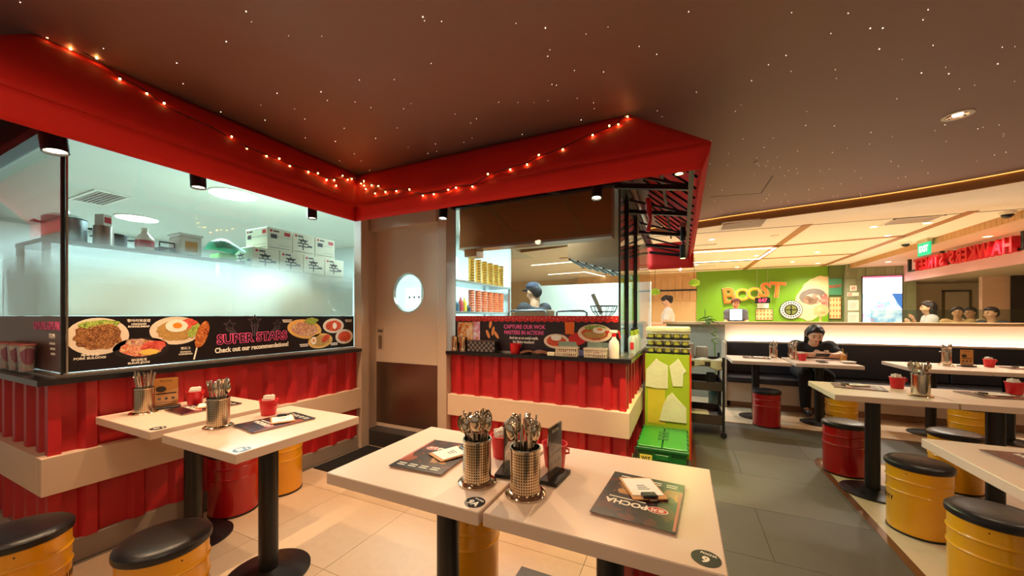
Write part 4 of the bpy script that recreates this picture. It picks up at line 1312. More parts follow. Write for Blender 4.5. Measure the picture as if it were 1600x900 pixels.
MB().box(-0.14, 0.14, -0.042, -0.030, 0.094, 0.102).box(-0.14, 0.14, 0.030, 0.042, 0.094, 0.102).box(-0.14, -0.128, -0.03, 0.03, 0.094, 0.102).box(0.128, 0.14, -0.03, 0.03, 0.094, 0.102).build('rim', M('weave_rim', (80, 62, 54), 0.35), wb)
rc = dup(cup0, (-1.285, 2.805, CZ), 0, 'plain red plastic cup standing empty on the wok counter')
tag(rc, 'plain red plastic cup standing empty on the wok counter', 'cup')
# folded brown cloth
def cloth(s, t):
    x, y = -0.13 + 0.26 * s, -0.035 + 0.07 * t
    return (x, y, 0.012 + 0.022 * abs(math.sin(s * 5 + t * 2)) * math.sin(math.pi * s) + 0.014 * math.sin(math.pi * t))
cb = MB().grid(cloth, 22, 8).build('cloth', M('brown_cloth', (110, 64, 40), 0.9, bump=0.3), None, True)
cb.location = (-1.10, 2.81, CZ - 0.004)
sm = cb.modifiers.new('thickness', 'SOLIDIFY')
sm.thickness = 0.012
tag(cb, 'crumpled brown cloth lying on the wok counter', 'cloth')
# plastic baskets
BEI = M('beige_plastic', (222, 206, 176), 0.5)
GRN = M('pale_green_plastic', (150, 168, 148), 0.5)
def plastic_basket(x, y, rz, lab):
    t = thing('sachet_basket', lab, 'basket', (x, y, CZ), R(rz), 'small plastic baskets on the wok counter')
    W_, D_, H_ = 0.085, 0.045, 0.06
    MB().box(-W_, W_, -D_, D_, 0, 0.004).build('bottom', BEI, t)
    for s in (-1, 1):
        for k in range(11):
            u = -W_ + 0.004 + k * (2 * W_ - 0.008) / 10
            MB().box(u - 0.0035, u + 0.0035, s * D_ - 0.002, s * D_ + 0.002, 0.004, H_).build('bar', BEI, t)
        for k in range(6):
            u = -D_ + 0.004 + k * (2 * D_ - 0.008) / 5
            MB().box(s * W_ - 0.002, s * W_ + 0.002, u - 0.0035, u + 0.0035, 0.004, H_).build('bar', BEI, t)
        MB().box(-W_ - 0.003, W_ + 0.003, s * D_ - 0.0035, s * D_ + 0.0035, 0.024, 0.032).build('band', BEI, t)
    rim = MB()
    for s in (-1, 1):
        rim.box(-W_ - 0.005, W_ + 0.005, s * D_ - 0.005, s * D_ + 0.005, H_, H_ + 0.012)
        rim.box(s * W_ - 0.005, s * W_ + 0.005, -D_, D_, H_, H_ + 0.012)
    rim.build('rim', BEI, t)
    MB().box(-W_, W_, D_, D_ + 0.006, H_ + 0.012, H_ + 0.05).build('lid', GRN, t)
    for k in range(6):
        o = tag(MB().box(-0.028, 0.028, -0.012, 0.012, 0, 0.005, 0.001).build('sauce_sachet', M('sachet_red_%d' % (k % 2), ((206, 60, 70), (236, 200, 196))[k % 2], 0.4)),
                'small sauce sachet lying in the ' + lab.split(',')[0], 'sachet', 'sauce sachets')
        o.location = (x + random.uniform(-0.04, 0.04), y + random.uniform(-0.02, 0.02), CZ + 0.006 + k * 0.0062)
        o.rotation_euler = (random.uniform(-0.15, 0.15), random.uniform(-0.15, 0.15), random.uniform(0, 3))
plastic_basket(-0.83, 2.812, 4, 'pale plastic basket beside the brown cloth, filled with sachets')
plastic_basket(-0.60, 2.812, -3, 'pale plastic basket next to the spray bottle, filled with sachets')
tag(MB().box(-0.012, 0.03, -0.02, 0.02, 0, 0.05, 0.006).build('tissue_packet', M('blue_packet', (90, 96, 140), 0.5)), 'blue and white packet between the two plastic baskets', 'packet').location = (-0.725, 2.825, CZ)
tag(MB().box(-0.03, 0.03, -0.02, 0.02, 0, 0.028, 0.002).build('card_box', M('cream_box', (236, 220, 180), 0.6)), 'small cream box beside the brown cloth on the wok counter', 'box').location = (-0.955, 2.785, CZ)
# spray bottle
sb = thing('spray_bottle', 'white spray bottle with red trigger at the corner of the wok counter', 'bottle', (-0.468, 2.80, CZ))
MB().lathe([(0.036, 0), (0.038, 0.01), (0.038, 0.10), (0.034, 0.125), (0.016, 0.15), (0.014, 0.165)], 24).build('bottle', M('milky_plastic', (240, 224, 208), 0.35), sb, True)
MB().lathe([(0.017, 0.163), (0.017, 0.182), (0.012, 0.186)], 18).build('collar', PLASR, sb, True)
MB().box(-0.034, 0.03, -0.011, 0.011, 0.186, 0.212, 0.006).build('spray_head', CREAM, sb)
MB().box(-0.046, -0.034, -0.007, 0.007, 0.192, 0.206, 0.002).build('nozzle', PLASR, sb)
MB().tube([(0.012, 0, 0.205), (0.034, 0, 0.196), (0.04, 0, 0.17), (0.045, 0, 0.148)], [0.009, 0.008, 0.006, 0.005], 8).build('trigger', PLASR, sb, True)
# bottles behind the side glass
for k, (y, c1, c2) in enumerate(((3.22, (200, 206, 200), (150, 170, 50)), (3.36, (210, 214, 210), (190, 200, 60)), (3.52, (190, 196, 196), (150, 170, 50)))):
    t = thing('sauce_bottle', ['clear bottle with green neck nearest the spray bottle', 'middle clear bottle with yellow-green neck behind the side glass', 'rear clear bottle with green neck behind the side glass'][k], 'bottle', (-0.385, y, CZ + 0.006), group='bottles along the side glass')
    MB().lathe([(0.036, 0), (0.037, 0.01), (0.037, 0.12), (0.018, 0.15)], 20).build('body', M('bottle_clear_%d' % k, c1, 0.15, 0.3), t, True)
    MB().lathe([(0.022, 0.148), (0.022, 0.185), (0.016, 0.19)], 16).build('neck_label', M('bottle_neck_%d' % k, c2, 0.4), t, True)
    MB().lathe([(0.014, 0.19), (0.014, 0.206)], 12).build('cap', BMETAL, t)
    MB().box(-0.014, 0.014, -0.0385, -0.0365, 0.03, 0.09).build('label_print', LOGOR, t)

# ================================================================ tumblers on the left ledge
def tumbler(x, y, lab):
    t = thing('tumbler_stack', lab, 'tumbler', (x, y, 0.992), group='tumblers on the left ledge')
    MB().lathe([(0.026, 0), (0.034, 0.15), (0.032, 0.15), (0.025, 0.004), (0.001, 0.004)], 22, cap=False).build('cup', ACRYL, t, True)
    MB().lathe([(0.0235, 0.006), (0.030, 0.145)], 18).build('sleeve', flecks('can_print', [(214, 186, 190), (160, 70, 110), (226, 214, 206), (120, 110, 120)], 26, 0.25), t, True)
    MB().lathe([(0.0345, 0.146), (0.0365, 0.150), (0.0345, 0.154)], 20, cap=False).build('rim', M('red_rim', (206, 120, 110), 0.4), t, True)
for k in range(7):
    tumbler(-3.27 - k * 0.083, 0.70 if k % 2 else 0.685, ['printed tumbler nearest the glass corner on the left ledge', 'second printed tumbler from the glass corner', 'third printed tumbler from the glass corner', 'fourth printed tumbler from the glass corner', 'fifth printed tumbler from the glass corner', 'sixth printed tumbler from the glass corner', 'printed tumbler farthest from the glass corner'][k])

# ================================================================ green board, crate and trolley beside the booth
GB = M('lime_board', (176, 196, 40), 0.55, var=0.06, scale=3)
br = thing('menu_board', 'lime green upright board with a red edge beside the wok counter', 'board', (-0.13, 3.66, 0.0))
MB().box(-0.195, 0.185, 0.0, 0.42, 0, 0.945, 0.003).build('cabinet', GB, br)
MB().box(0.185, 0.20, -0.004, 0.42, 0, 0.947).build('red_edge', M('orange_red_edge', (226, 60, 30), 0.5), br)
MB().box(-0.17, -0.02, -0.003, 0.0, 0.30, 0.62).build('colour_patch', M('yellow_patch', (232, 206, 60), 0.55), br)
bagm = M('milky_plastic_bag', (250, 240, 206), 0.45, bump=0.6, bscale=14)
def bag(pts, y, lab):
    n = len(pts)
    mb = MB(at(FW, (0, y, 0)))
    mb.prism(pts, 0.0, 0.012)
    o = mb.build('plastic_bag', bagm)
    o.modifiers.new('round', 'BEVEL').width = 0.004
    return tag(o, lab, 'bag', 'bags pinned to the green board')
bag([(-0.315, 0.80), (-0.24, 0.885), (-0.225, 0.91), (-0.205, 0.885), (-0.125, 0.845), (-0.125, 0.63), (-0.225, 0.625), (-0.32, 0.64)], 3.656, 'white plastic bag pinned at the upper left of the green board')
bag([(-0.115, 0.84), (-0.055, 0.895), (-0.04, 0.915), (-0.02, 0.885), (0.005, 0.84), (0.03, 0.80), (0.005, 0.775), (0.0, 0.66), (-0.085, 0.655)], 3.656, 'white plastic bag pinned at the upper right of the green board')
bag([(-0.20, 0.33), (-0.17, 0.47), (-0.13, 0.56), (-0.09, 0.60), (-0.04, 0.54), (0.03, 0.47), (0.03, 0.33)], 3.655, 'large white bag hanging low on the green board')
# trays of cups in film on top
for k in range(3):
    z = 0.948 + k * 0.068
    t = thing('cup_tray', ['lowest film-wrapped tray of sauce cups on the green board', 'middle film-wrapped tray of sauce cups on the green board', 'upper film-wrapped tray of sauce cups on the green board'][k], 'tray', (-0.13, 3.84, z), group='trays on the green board')
    MB().box(-0.19, 0.19, -0.13, 0.13, 0, 0.014, 0.003).build('tray', BMETAL, t)
    for i in range(5):
        for j in range(3):
            MB(Matrix.Translation((-0.15 + i * 0.075, -0.09 + j * 0.09, 0.014))).lathe([(0.026, 0), (0.033, 0.034), (0.034, 0.036)], 14).build('sauce_cup', M('sauce_yellow', (200, 190, 90), 0.4), t, True)
    MB().box(-0.195, 0.195, -0.135, 0.135, 0.050, 0.058, 0.003).build('film_lid', M('cling_film', (236, 232, 216), 0.2, alpha=0.75), t)
lid = tag(MB().box(-0.19, 0.20, -0.13, 0.13, 0, 0.045, 0.014, None, 2).build('wrapped_bag', bagm), 'crumpled white plastic bag on top of the stacked trays', 'bag')
lid.location = (-0.135, 3.84, 1.153)
# crate
CG = M('green_crate_plastic', (24, 110, 44), 0.42, var=0.08)
CGL = M('green_crate_lid', (50, 150, 50), 0.38, var=0.06)
cr = thing('storage_crate', 'green lidded plastic crate marked 20T on the floor by the wok counter', 'crate', (-0.145, 3.28, 0.001))
vs = [(-0.15, -0.255, 0), (0.15, -0.255, 0), (0.15, 0.255, 0), (-0.15, 0.255, 0), (-0.175, -0.275, 0.285), (0.175, -0.275, 0.285), (0.175, 0.275, 0.285), (-0.175, 0.275, 0.285)]
MB().add(vs, [(0, 3, 2, 1), (4, 5, 6, 7), (0, 1, 5, 4), (1, 2, 6, 5), (2, 3, 7, 6), (3, 0, 4, 7)]).build('body', CG, cr)
MB().box(-0.185, 0.185, -0.285, 0.285, 0.262, 0.285, 0.004).build('rim', CG, cr)
for s in (-1, 1):
    l = MB().box(-0.178 if s < 0 else 0.003, -0.003 if s < 0 else 0.178, -0.278, 0.278, 0.285, 0.300, 0.004).build('lid_flap', CGL, cr)
    for k in range(5):
        MB().box(s * 0.178 - 0.006, s * 0.178 + 0.006, -0.24 + k * 0.11, -0.20 + k * 0.11, 0.27, 0.305, 0.002).build('hinge', CG, l)
    for k in range(3):
        MB().box(s * 0.02 - 0.02, s * 0.02 + 0.02, -0.1 + k * 0.09, -0.05 + k * 0.09, 0.300, 0.305, 0.002).build('interlock_tab', CG, l)
for k in (-0.06, 0.06):
    MB().bar((k, -0.262, 0.03), (k, -0.278, 0.255), 0.014, 0.014).build('rib', CG, cr)
MB().box(-0.05, 0.05, -0.285, -0.27, 0.20, 0.24, 0.003).build('handle_grip', CG, cr)
tg = MB(frame((-0.115, -0.2785, 0.195), (1, 0, 0), (0, 0.04, 1))).box(-0.045, 0.045, -0.032, 0.032, 0, 0.003).build('tag', M('yellow_tag', (240, 220, 90), 0.5), cr)
text('20T', 0.042, INK, frame((-0.115, -0.2818, 0.195), (1, 0, 0), (0, 0.04, 1)), tg, bold=0.0012, ext=0.0004)
# trolley
tr = thing('service_trolley', 'black three-shelf service trolley behind the green board', 'trolley', (0.17, 4.75, 0.0))
for z, h in ((0.76, 0.05), (0.50, 0.09), (0.14, 0.10)):
    MB().box(-0.22, 0.22, -0.30, 0.30, z, z + 0.012).box(-0.22, 0.22, -0.305, -0.295, z, z + h).box(-0.22, 0.22, 0.295, 0.305, z, z + h).box(-0.225, -0.215, -0.30, 0.30, z, z + h).box(0.215, 0.225, -0.30, 0.30, z, z + h).build('shelf_tray', M('trolley_brown', (56, 40, 36), 0.5), tr)
for x in (-0.22, 0.22):
    for y in (-0.30, 0.30):
        MB().box(x - 0.012, x + 0.012, y - 0.012, y + 0.012, 0.07, 0.86).build('post', BMETAL, tr)
        MB(Matrix.Translation((x, y, 0.035)) @ Matrix.Rotation(R(90), 4, 'X')).cyl((0, 0), 0.032, -0.012, 0.012, 16).build('caster', BMETAL, tr)
def towel(s, t):
    x = -0.2 + 0.42 * s
    if t < 0.5:
        return (x, -0.20 + 0.2 * (1 - t * 2) + 0.02, 0.012 + 0.01 * math.sin(s * 14))
    return (x, -0.19 - 0.012 * math.sin(s * 17), 0.012 - 0.16 * (t - 0.5) * (1 + 0.3 * math.sin(s * 9)))
tw = MB().grid(towel, 26, 14).build('towel', M('grey_towel', (206, 188, 170), 0.95, bump=0.3), None, True)
tw.location = (0.17, 4.63, 0.815)
tw.modifiers.new('thickness', 'SOLIDIFY').thickness = 0.012
tag(tw, 'pale towel draped over the top of the black trolley', 'towel')
for k, (x, y, z, sx, sy, sz, c, lab) in enumerate(((0.07, 4.80, 0.775, 0.05, 0.05, 0.21, (196, 180, 164), 'pale rounded canister on the trolley top'), (0.20, 4.84, 0.775, 0.065, 0.05, 0.17, (206, 196, 180), 'pale square box on the trolley top'),
                                                   (0.28, 4.60, 0.515, 0.045, 0.05, 0.16, (26, 24, 34), 'black jar on the middle shelf of the trolley'), (0.10, 4.62, 0.515, 0.10, 0.08, 0.035, (30, 60, 140), 'blue cloth pack on the middle shelf of the trolley'),
                                                   (0.12, 4.60, 0.155, 0.15, 0.10, 0.09, (190, 170, 150), 'pale carton on the bottom shelf of the trolley'))):
    o = MB().box(-sx, sx, -sy, sy, 0, sz, min(sx, sy) * 0.35, None, 2).build('canister' if k in (0, 2) else 'carton' if k in (1, 4) else 'cloth_pack', M('trolley_item_%d' % k, c, 0.5))
    o.location = (x, y, z)
    tag(o, lab, 'container')
# lucky bamboo in a dark green vase
pl_ = thing('potted_bamboo', 'tall curly lucky bamboo in a dark green floor vase', 'plant', (0.42, 6.05, 0.0))
MB().lathe([(0.075, 0), (0.085, 0.02), (0.085, 0.30), (0.08, 0.31), (0.07, 0.31), (0.07, 0.29), (0.002, 0.29)], 24, cap=False).build('vase', M('dark_green_glaze', (16, 50, 44), 0.25), pl_, True)
STEM = M('bamboo_stem', (110, 140, 70), 0.5)
path = [(0, 0, 0.28), (0.01, 0, 0.6), (-0.005, 0, 0.9)]
for k in range(18):
    a = k * 0.75
    path.append((-0.005 + 0.035 * math.cos(a), 0.035 * math.sin(a), 0.9 + k * 0.012))
path += [(-0.04, -0.02, 1.16), (-0.12, -0.05, 1.24)]
MB().tube(smooth(path, 3), 0.010, 8).build('stem', STEM, pl_, True)
MB().tube([(-0.12, -0.05, 1.22), (-0.13, -0.05, 1.34), (-0.13, -0.05, 1.40)], 0.006, 6).build('stem', STEM, pl_, True)
LF = M('bamboo_leaf', (84, 130, 50), 0.45, var=0.2)
lfm = MB().add([(0, 0, 0), (0.05, -0.014, 0.012), (0.05, 0.014, 0.012), (0.11, -0.011, 0.006), (0.11, 0.011, 0.006), (0.18, 0, -0.03), (0.05, 0, 0.004), (0.11, 0, -0.003)], [(0, 1, 6), (0, 6, 2), (1, 3, 7, 6), (6, 7, 4, 2), (3, 5, 7), (7, 5, 4)]).mesh('leaf', LF)
for k in range(22):
    o = link('leaf', lfm, pl_)
    o.location = (-0.10 + random.uniform(-0.04, 0.04), -0.05 + random.uniform(-0.03, 0.03), 1.18 + random.uniform(-0.03, 0.10))
    o.rotation_euler = (random.uniform(-0.5, 0.5), random.uniform(-0.5, 0.4), random.uniform(0, 6.28))
    o.scale = (random.uniform(0.7, 1.1),) * 3

# ================================================================ kitchen behind the left window
SS = M('kitchen_steel', (186, 196, 200), 0.3, 1.0, var=0.08)
for x, y, z in KITCHEN[:3]:
    q = thing('round_ceiling_light', {-4.26: 'bright round kitchen light seen just under the awning', -6.43: 'bright round kitchen light farther left over the pots', -1.6: 'bright round kitchen light above the wok station'}[x], 'ceiling light', (x, y, 2.58), group='round kitchen lights')
    MB().lathe([(0.21, 0.0), (0.21, -0.012), (0.2, -0.014)], 36).build('rim', WHITE, q, True)
    MB().cyl((0, 0), 0.198, -0.016, -0.013, 36).build('diffuser', LEDCOOL, q)
kv = thing('kitchen_vent', 'white square air vent in the kitchen ceiling at the left', 'air vent', (-5.7, 1.68, 2.58))
MB().box(-0.35, 0.35, -0.14, -0.11, -0.012, 0).box(-0.35, 0.35, 0.11, 0.14, -0.012, 0).box(-0.35, -0.32, -0.11, 0.11, -0.012, 0).box(0.32, 0.35, -0.11, 0.11, -0.012, 0).build('frame', WHITE, kv)
for k in range(6):
    MB().box(-0.32, 0.32, -0.10 + k * 0.034, -0.08 + k * 0.034, -0.010, -0.002).build('slat', GRILL, kv)
tag(MB().lathe([(0.07, 0), (0.068, -0.012), (0.04, -0.02), (0.001, -0.022)], 24, cap=False).build('kitchen_speaker', WHITE, None, True), 'round white disc in the kitchen ceiling near the glass corner', 'speaker').location = (-3.35, 1.05, 2.58)
ks = thing('kitchen_shelf', 'long steel kitchen shelf with pots behind the frosted glass', 'shelf', (-3.8, 1.7, 0))
MB().box(-0.25, 0.25, -0.9, 0.25, 1.755, 1.785, 0.003).build('shelf_board', SS, ks)
MB().box(-0.30, 0.30, 0.27, 1.3, 1.485, 1.51, 0.003).build('shelf_board', SS, ks)
MB().box(-0.30, 0.25, -0.9, 1.3, 0.86, 0.90, 0.003).build('worktop', SS, ks)
for y in (-0.88, 0.26, 1.28):
    for x in (-0.24, 0.24):
        MB().box(x - 0.015, x + 0.015, y - 0.015, y + 0.015, 0, 1.76 if y < 0.3 else 1.49).build('post', SS, ks)
SZ = 1.786
def pot(y, r, h, lab, x=-3.74, mat=SS, lid=False):
    t = thing('stock_pot', lab, 'pot', (x, y, SZ), group='pots on the kitchen shelf')
    MB().lathe([(r * 0.96, 0), (r, 0.01), (r, h), (r + 0.006, h + 0.004), (r - 0.004, h + 0.004), (r - 0.004, 0.012), (0.002, 0.012)], 30, cap=False).build('pan', mat, t, True)
    for s in (-1, 1):
        MB().tube([(0.02 * 0, s * r, h * 0.75), (0.03, s * (r + 0.035), h * 0.78), (-0.03, s * (r + 0.035), h * 0.78), (0.0, s * r, h * 0.75)], 0.006, 6).build('handle', DMETAL, t, True)
    if lid:
        MB().lathe([(r + 0.004, h + 0.005), (r * 0.6, h + 0.03), (0.02, h + 0.04), (0.02, h + 0.06), (0.001, h + 0.062)], 28, cap=False).build('lid', SS, t, True)
pot(0.94, 0.10, 0.16, 'large steel stock pot nearest the glass corner on the shelf', lid=True)
pot(1.17, 0.07, 0.10, 'small dark pot beside the tin on the kitchen shelf', mat=DMETAL)
tag(MB().cyl((0, 0), 0.05, 0, 0.13, 22).build('food_tin', STEEL, None, True), 'ribbed steel food tin on the kitchen shelf', 'tin').location = (-3.61, 1.08, SZ)
tc_ = thing('sauce_carton', 'small white and red carton standing on the food tin', 'carton', (-3.61, 1.08, SZ + 0.131), R(20))
MB().box(-0.035, 0.035, -0.025, 0.025, 0, 0.08, 0.002).build('box', WHITE, tc_)
MB().box(0.035, 0.0356, -0.02, 0.02, 0.02, 0.06).build('label_print', LOGOR, tc_)
jb = thing('vinegar_jug', 'translucent white jug with a red label on the kitchen shelf', 'jug', (-3.63, 1.30, SZ))
MB().lathe([(0.05, 0), (0.052, 0.01), (0.052, 0.09), (0.02, 0.13), (0.018, 0.15)], 22).build('jug', M('milky_plastic', (240, 224, 208), 0.35), jb, True)
MB().lathe([(0.053, 0.025), (0.053, 0.075)], 22, cap=False).build('label', LOGOR, jb, True)
MB().cyl((0, 0), 0.021, 0.15, 0.168, 14).build('cap', CREAM, jb)
fr = thing('frying_basket', 'black handled fryer basket on the kitchen shelf', 'basket', (-3.68, 1.43, SZ))
MB().box(-0.06, 0.06, -0.05, 0.05, 0, 0.05, 0.01).build('basket', BMETAL, fr)
MB().tube([(0.05, -0.045, 0.05), (0.05, -0.045, 0.085), (0.05, 0.045, 0.085), (0.05, 0.045, 0.05)], 0.006, 6).build('handle', BMETAL, fr)
tb = thing('plastic_tub', 'white rectangular tub with handle on the kitchen shelf', 'tub', (-3.66, 1.56, SZ))
MB().box(-0.09, 0.09, -0.075, 0.075, 0, 0.15, 0.01).build('tub', M('tub_white', (226, 226, 214), 0.4), tb)
MB().box(-0.097, 0.097, -0.082, 0.082, 0.148, 0.172, 0.006).build('lid', M('tub_lid', (236, 236, 226), 0.4), tb)
MB().box(0.09, 0.0915, -0.04, 0.04, 0.03, 0.11).build('label', M('tan_label', (200, 150, 90), 0.5), tb)
gb = tag(MB().grid(lambda s, t: (0.06 - 0.2 * t, -0.12 + 0.24 * s, 0.13 * math.sin(math.pi * (0.1 + 0.8 * t)) * (0.7 + 0.3 * math.sin(s * 4)) + 0.002), 14, 12).build('green_bag', M('dark_green_bag', (20, 120, 84), 0.5, bump=0.3), None, True), 'dark green bag beside the noodle cartons', 'bag')
gb.location = (-3.62, 1.85, SZ + 0.06)
tag(MB().box(-0.08, 0.08, -0.07, 0.07, 0, 0.06, 0.012).build('green_box', M('light_green_box', (140, 210, 110), 0.5)), 'light green box under the dark green bag', 'box').location = (-3.66, 1.83, SZ)
CARTON = M('carton_board', (226, 218, 196), 0.7, var=0.04)
HAN = M('carton_ink', (60, 56, 60), 0.6)
ct_n = 0
tiers = [('lowest', 1.511, 1.98, 4, -3.86), ('middle', 1.722, 1.99, 4, -3.86), ('top', 1.933, 2.126, 3, -3.87)]
pos = ['nearest the green bag', 'second from the green bag', 'third from the green bag', 'farthest from the green bag']
for tn, z, y0, n, x in tiers:
    for k in range(n):
        t = thing('noodle_carton', 'pale noodle carton in the %s tier, %s' % (tn, pos[k]), 'carton', (x, y0 + k * 0.245, z), group='noodle cartons on the kitchen shelf')
        MB().box(0, 0.34, 0, 0.24, 0, 0.208, 0.002).build('box', CARTON, t)
        mx_ = frame((0.3405, 0, 0), (0, 1, 0), (0, 0, 1))
        my_ = frame((0, -0.0005, 0), (1, 0, 0), (0, 0, 1))
        for mm, w_ in ((mx_, 0.24), (my_, 0.34)):
            if mm is my_ and k:
                continue
            MB(mm).disc(0.035, 0.18, 0.012, 0.012, 0, 0.0006, 0, 14).build('logo', LOGOR, t)
            MB(mm).box(0.055, 0.11, 0.173, 0.187, 0, 0.0006).build('print_bar', HAN, t)
            if k % 2 == 0 and tn == 'top':
                MB(mm).box(w_ - 0.08, w_ - 0.02, 0.15, 0.185, 0, 0.0006).build('print_bar', LOGOR, t)
                MB(mm).box(0.03, 0.09, 0.11, 0.15, 0, 0.0006).build('print_bar', HAN, t)
                MB(mm).box(0.10, w_ - 0.02, 0.05, 0.052, 0, 0.0006).box(0.10, w_ - 0.02, 0.128, 0.130, 0, 0.0006).build('print_line', HAN, t)
            else:
                text('辛', 0.13, HAN, mm @ Matrix.Translation((w_ * 0.46, 0.095, 0.0002)), t, ext=0.0003, bold=0.001)
                MB(mm).box(w_ - 0.08, w_ - 0.03, 0.08, 0.10, 0, 0.0006).build('print_bar', HAN, t)
            MB(mm).box(0.02, w_ - 0.02, 0.02, 0.024, 0, 0.0006).build('print_line', HAN, t)
# notice on the wall seen through the round window
nt = thing('wall_notice', 'white notice on the kitchen wall seen through the round door window', 'notice', (-4.12, 4.896, 1.42))
MB().box(-0.2, 0.2, -0.003, 0, 0, 0.36).build('sheet', WHITE, nt)
for k in range(3):
    MB().disc(-0.1 + 0.1 * k, 0, 0.02, 0.02, 0, 0.001).build('icon_print', HAN, nt).matrix_local = Matrix.Translation((0, -0.0035, 0.2)) @ Matrix.Rotation(R(90), 4, 'X')

# ================================================================ wok station behind the front window
HOOD = M('copper_hood', (172, 112, 66), 0.3, 0.35, var=0.10, scale=30, stretch=(30, 1, 1))
hd = thing('extractor_hood', 'brown metal extractor hood hanging behind the wok window', 'hood', (-1.29, 3.4, 1.965))
MB().box(-0.75, 0.75, -0.30, -0.14, 0.0, 0.612, 0.006).build('casing', HOOD, hd)
MB().box(-0.75, 0.75, -0.305, -0.30, 0.0, 0.02).build('lip', STEEL, hd)
MB().box(-0.70, -0.56, -0.28, -0.14, -0.07, 0.0).build('grease_cup', HOOD, hd)
h2 = thing('steel_canopy', 'shiny steel exhaust canopy at the right of the wok window', 'canopy', (-0.82, 4.0, 1.70))
MB().add([(-0.30, -0.2, 0.22), (0.36, -0.2, 0.0), (0.36, 0.5, 0.0), (-0.30, 0.5, 0.22), (-0.30, -0.2, 0.87), (0.36, -0.2, 0.87), (0.36, 0.5, 0.87), (-0.30, 0.5, 0.87)], [(0, 3, 2, 1), (4, 5, 6, 7), (0, 1, 5, 4), (1, 2, 6, 5), (2, 3, 7, 6), (3, 0, 4, 7)]).build('canopy_body', SS, h2)
for k in range(7):
    MB().bar((-0.28 + k * 0.09, -0.205, 0.21 - k * 0.03), (-0.28 + k * 0.09, 0.4, 0.20 - k * 0.03), 0.02).build('baffle', DMETAL, h2)
wk = thing('wok_range', 'steel wok range and worktop behind the front window', 'range', (-1.2, 3.42, 0))
MB().box(-0.7, 0.7, -0.35, 0.25, 0.86, 0.94, 0.004).box(-0.68, 0.68, -0.3, 0.23, 0, 0.86).build('body', SS, wk)
MB().tube([(-0.30, -0.3, 0.94), (-0.30, -0.3, 1.335), (-0.27, -0.3, 1.35), (0.05, -0.3, 1.35), (0.08, -0.3, 1.335), (0.08, -0.3, 0.94)], 0.009, 8).build('rail', SS, wk, True)
MB().tube([(0.18, -0.3, 0.94), (0.18, -0.3, 1.335), (0.20, -0.3, 1.345), (0.42, -0.3, 1.345), (0.45, -0.3, 1.33), (0.45, -0.3, 0.94)], 0.009, 8).build('rail', SS, wk, True)
tag(MB().box(-0.18, 0.18, -0.10, 0.10, 0, 0.42, 0.01).build('ingredient_box', M('tan_box', (214, 170, 124), 0.6)), 'tan box standing before the cook at the wok range', 'box').location = (-1.33, 3.35, 0.941)
# wire strainer
ws = thing('wire_strainer', 'black wire strainer basket behind the wok window', 'strainer', (-0.64, 3.3, 1.30))
for rr, zz in ((0.12, 0.09), (0.10, 0.04), (0.06, 0.0)):
    MB().tube([(rr * math.cos(2 * math.pi * k / 24), rr * math.sin(2 * math.pi * k / 24), zz) for k in range(25)], 0.004, 6).build('ring', DMETAL, ws)
for k in range(12):
    a = 2 * math.pi * k / 12
    MB().tube([(0.12 * math.cos(a), 0.12 * math.sin(a), 0.09), (0.10 * math.cos(a), 0.10 * math.sin(a), 0.04), (0.06 * math.cos(a), 0.06 * math.sin(a), 0), (0, 0, -0.005)], 0.0025, 5).build('wire', DMETAL, ws)
MB().tube([(-0.02, 0, 0.02), (-0.10, 0.0, 0.20)], 0.017, 8).build('handle', STEEL, ws)
MB().cyl((0, 0), 0.05, -0.36, -0.006, 16).build('stand', STEEL, ws)
# shelf rack along the left side
rk = thing('steel_rack', 'steel storage rack of stacked cups at the left of the wok window', 'rack', (-2.5, 4.1, 0))
for z in (1.69, 1.33, 0.9):
    MB().box(-0.22, 0.22, -0.75, 0.72, z, z + 0.025, 0.003).build('shelf_board', SS, rk)
for x in (-0.21, 0.21):
    for y in (-0.73, 0.70):
        MB().box(x - 0.015, x + 0.015, y - 0.015, y + 0.015, 0, 2.0 if y < 0 else 1.72).build('post', SS, rk)
GOLD = M('gold_cups', (214, 160, 70), 0.25, 0.8, var=0.3, scale=60, stretch=(0.2, 0.2, 6))
ORNG = M('orange_cups', (226, 110, 60), 0.4, var=0.3, scale=60, stretch=(0.2, 0.2, 6))
o9 = ['nearest the glass', 'second from the glass', 'third from the glass', 'fourth from the glass', 'fifth from the glass', 'farthest from the glass']
for nm, mt, z0, h, zl in (('gold', GOLD, 1.716, 0.30, 'top'), ('orange', ORNG, 1.356, 0.27, 'middle')):
    for k in range(6):
        mb = MB()
        prof = [(0.036, 0)]
        for j in range(9):
            prof += [(0.036, 0.004 + j * h / 9), (0.042, h / 9 - 0.004 + j * h / 9)]
        o = mb.lathe(prof, 18).build('cup_stack', mt, None, True)
        o.location = (-2.36, 3.86 + k * 0.16, z0)
        tag(o, 'tall stack of %s cups on the %s rack shelf, %s' % (nm, zl, o9[k]), 'cup stack', nm + ' cup stacks on the rack')
for k, (y, c, nm, r, h) in enumerate(((3.50, (60, 100, 120), 'blue steel jar', 0.05, 0.13), (3.62, (206, 40, 50), 'red squeeze bottle', 0.03, 0.17), (3.70, (226, 200, 50), 'yellow squeeze bottle', 0.03, 0.17), (3.78, (60, 60, 80), 'dark sauce jar', 0.035, 0.08))):
    t = thing('condiment_bottle', nm + ' on the middle shelf of the steel rack', 'bottle', (-2.36, y, 1.356), group='condiments on the rack')
    MB().lathe([(r, 0), (r, h * 0.65), (r * 0.5, h * 0.8)], 16).build('body', M('condiment_%d' % k, c, 0.4), t, True)
    MB().lathe([(r * 0.5, h * 0.8), (r * 0.15, h)], 12).build('cap', M('condiment_%d' % k, c, 0.4), t, True)
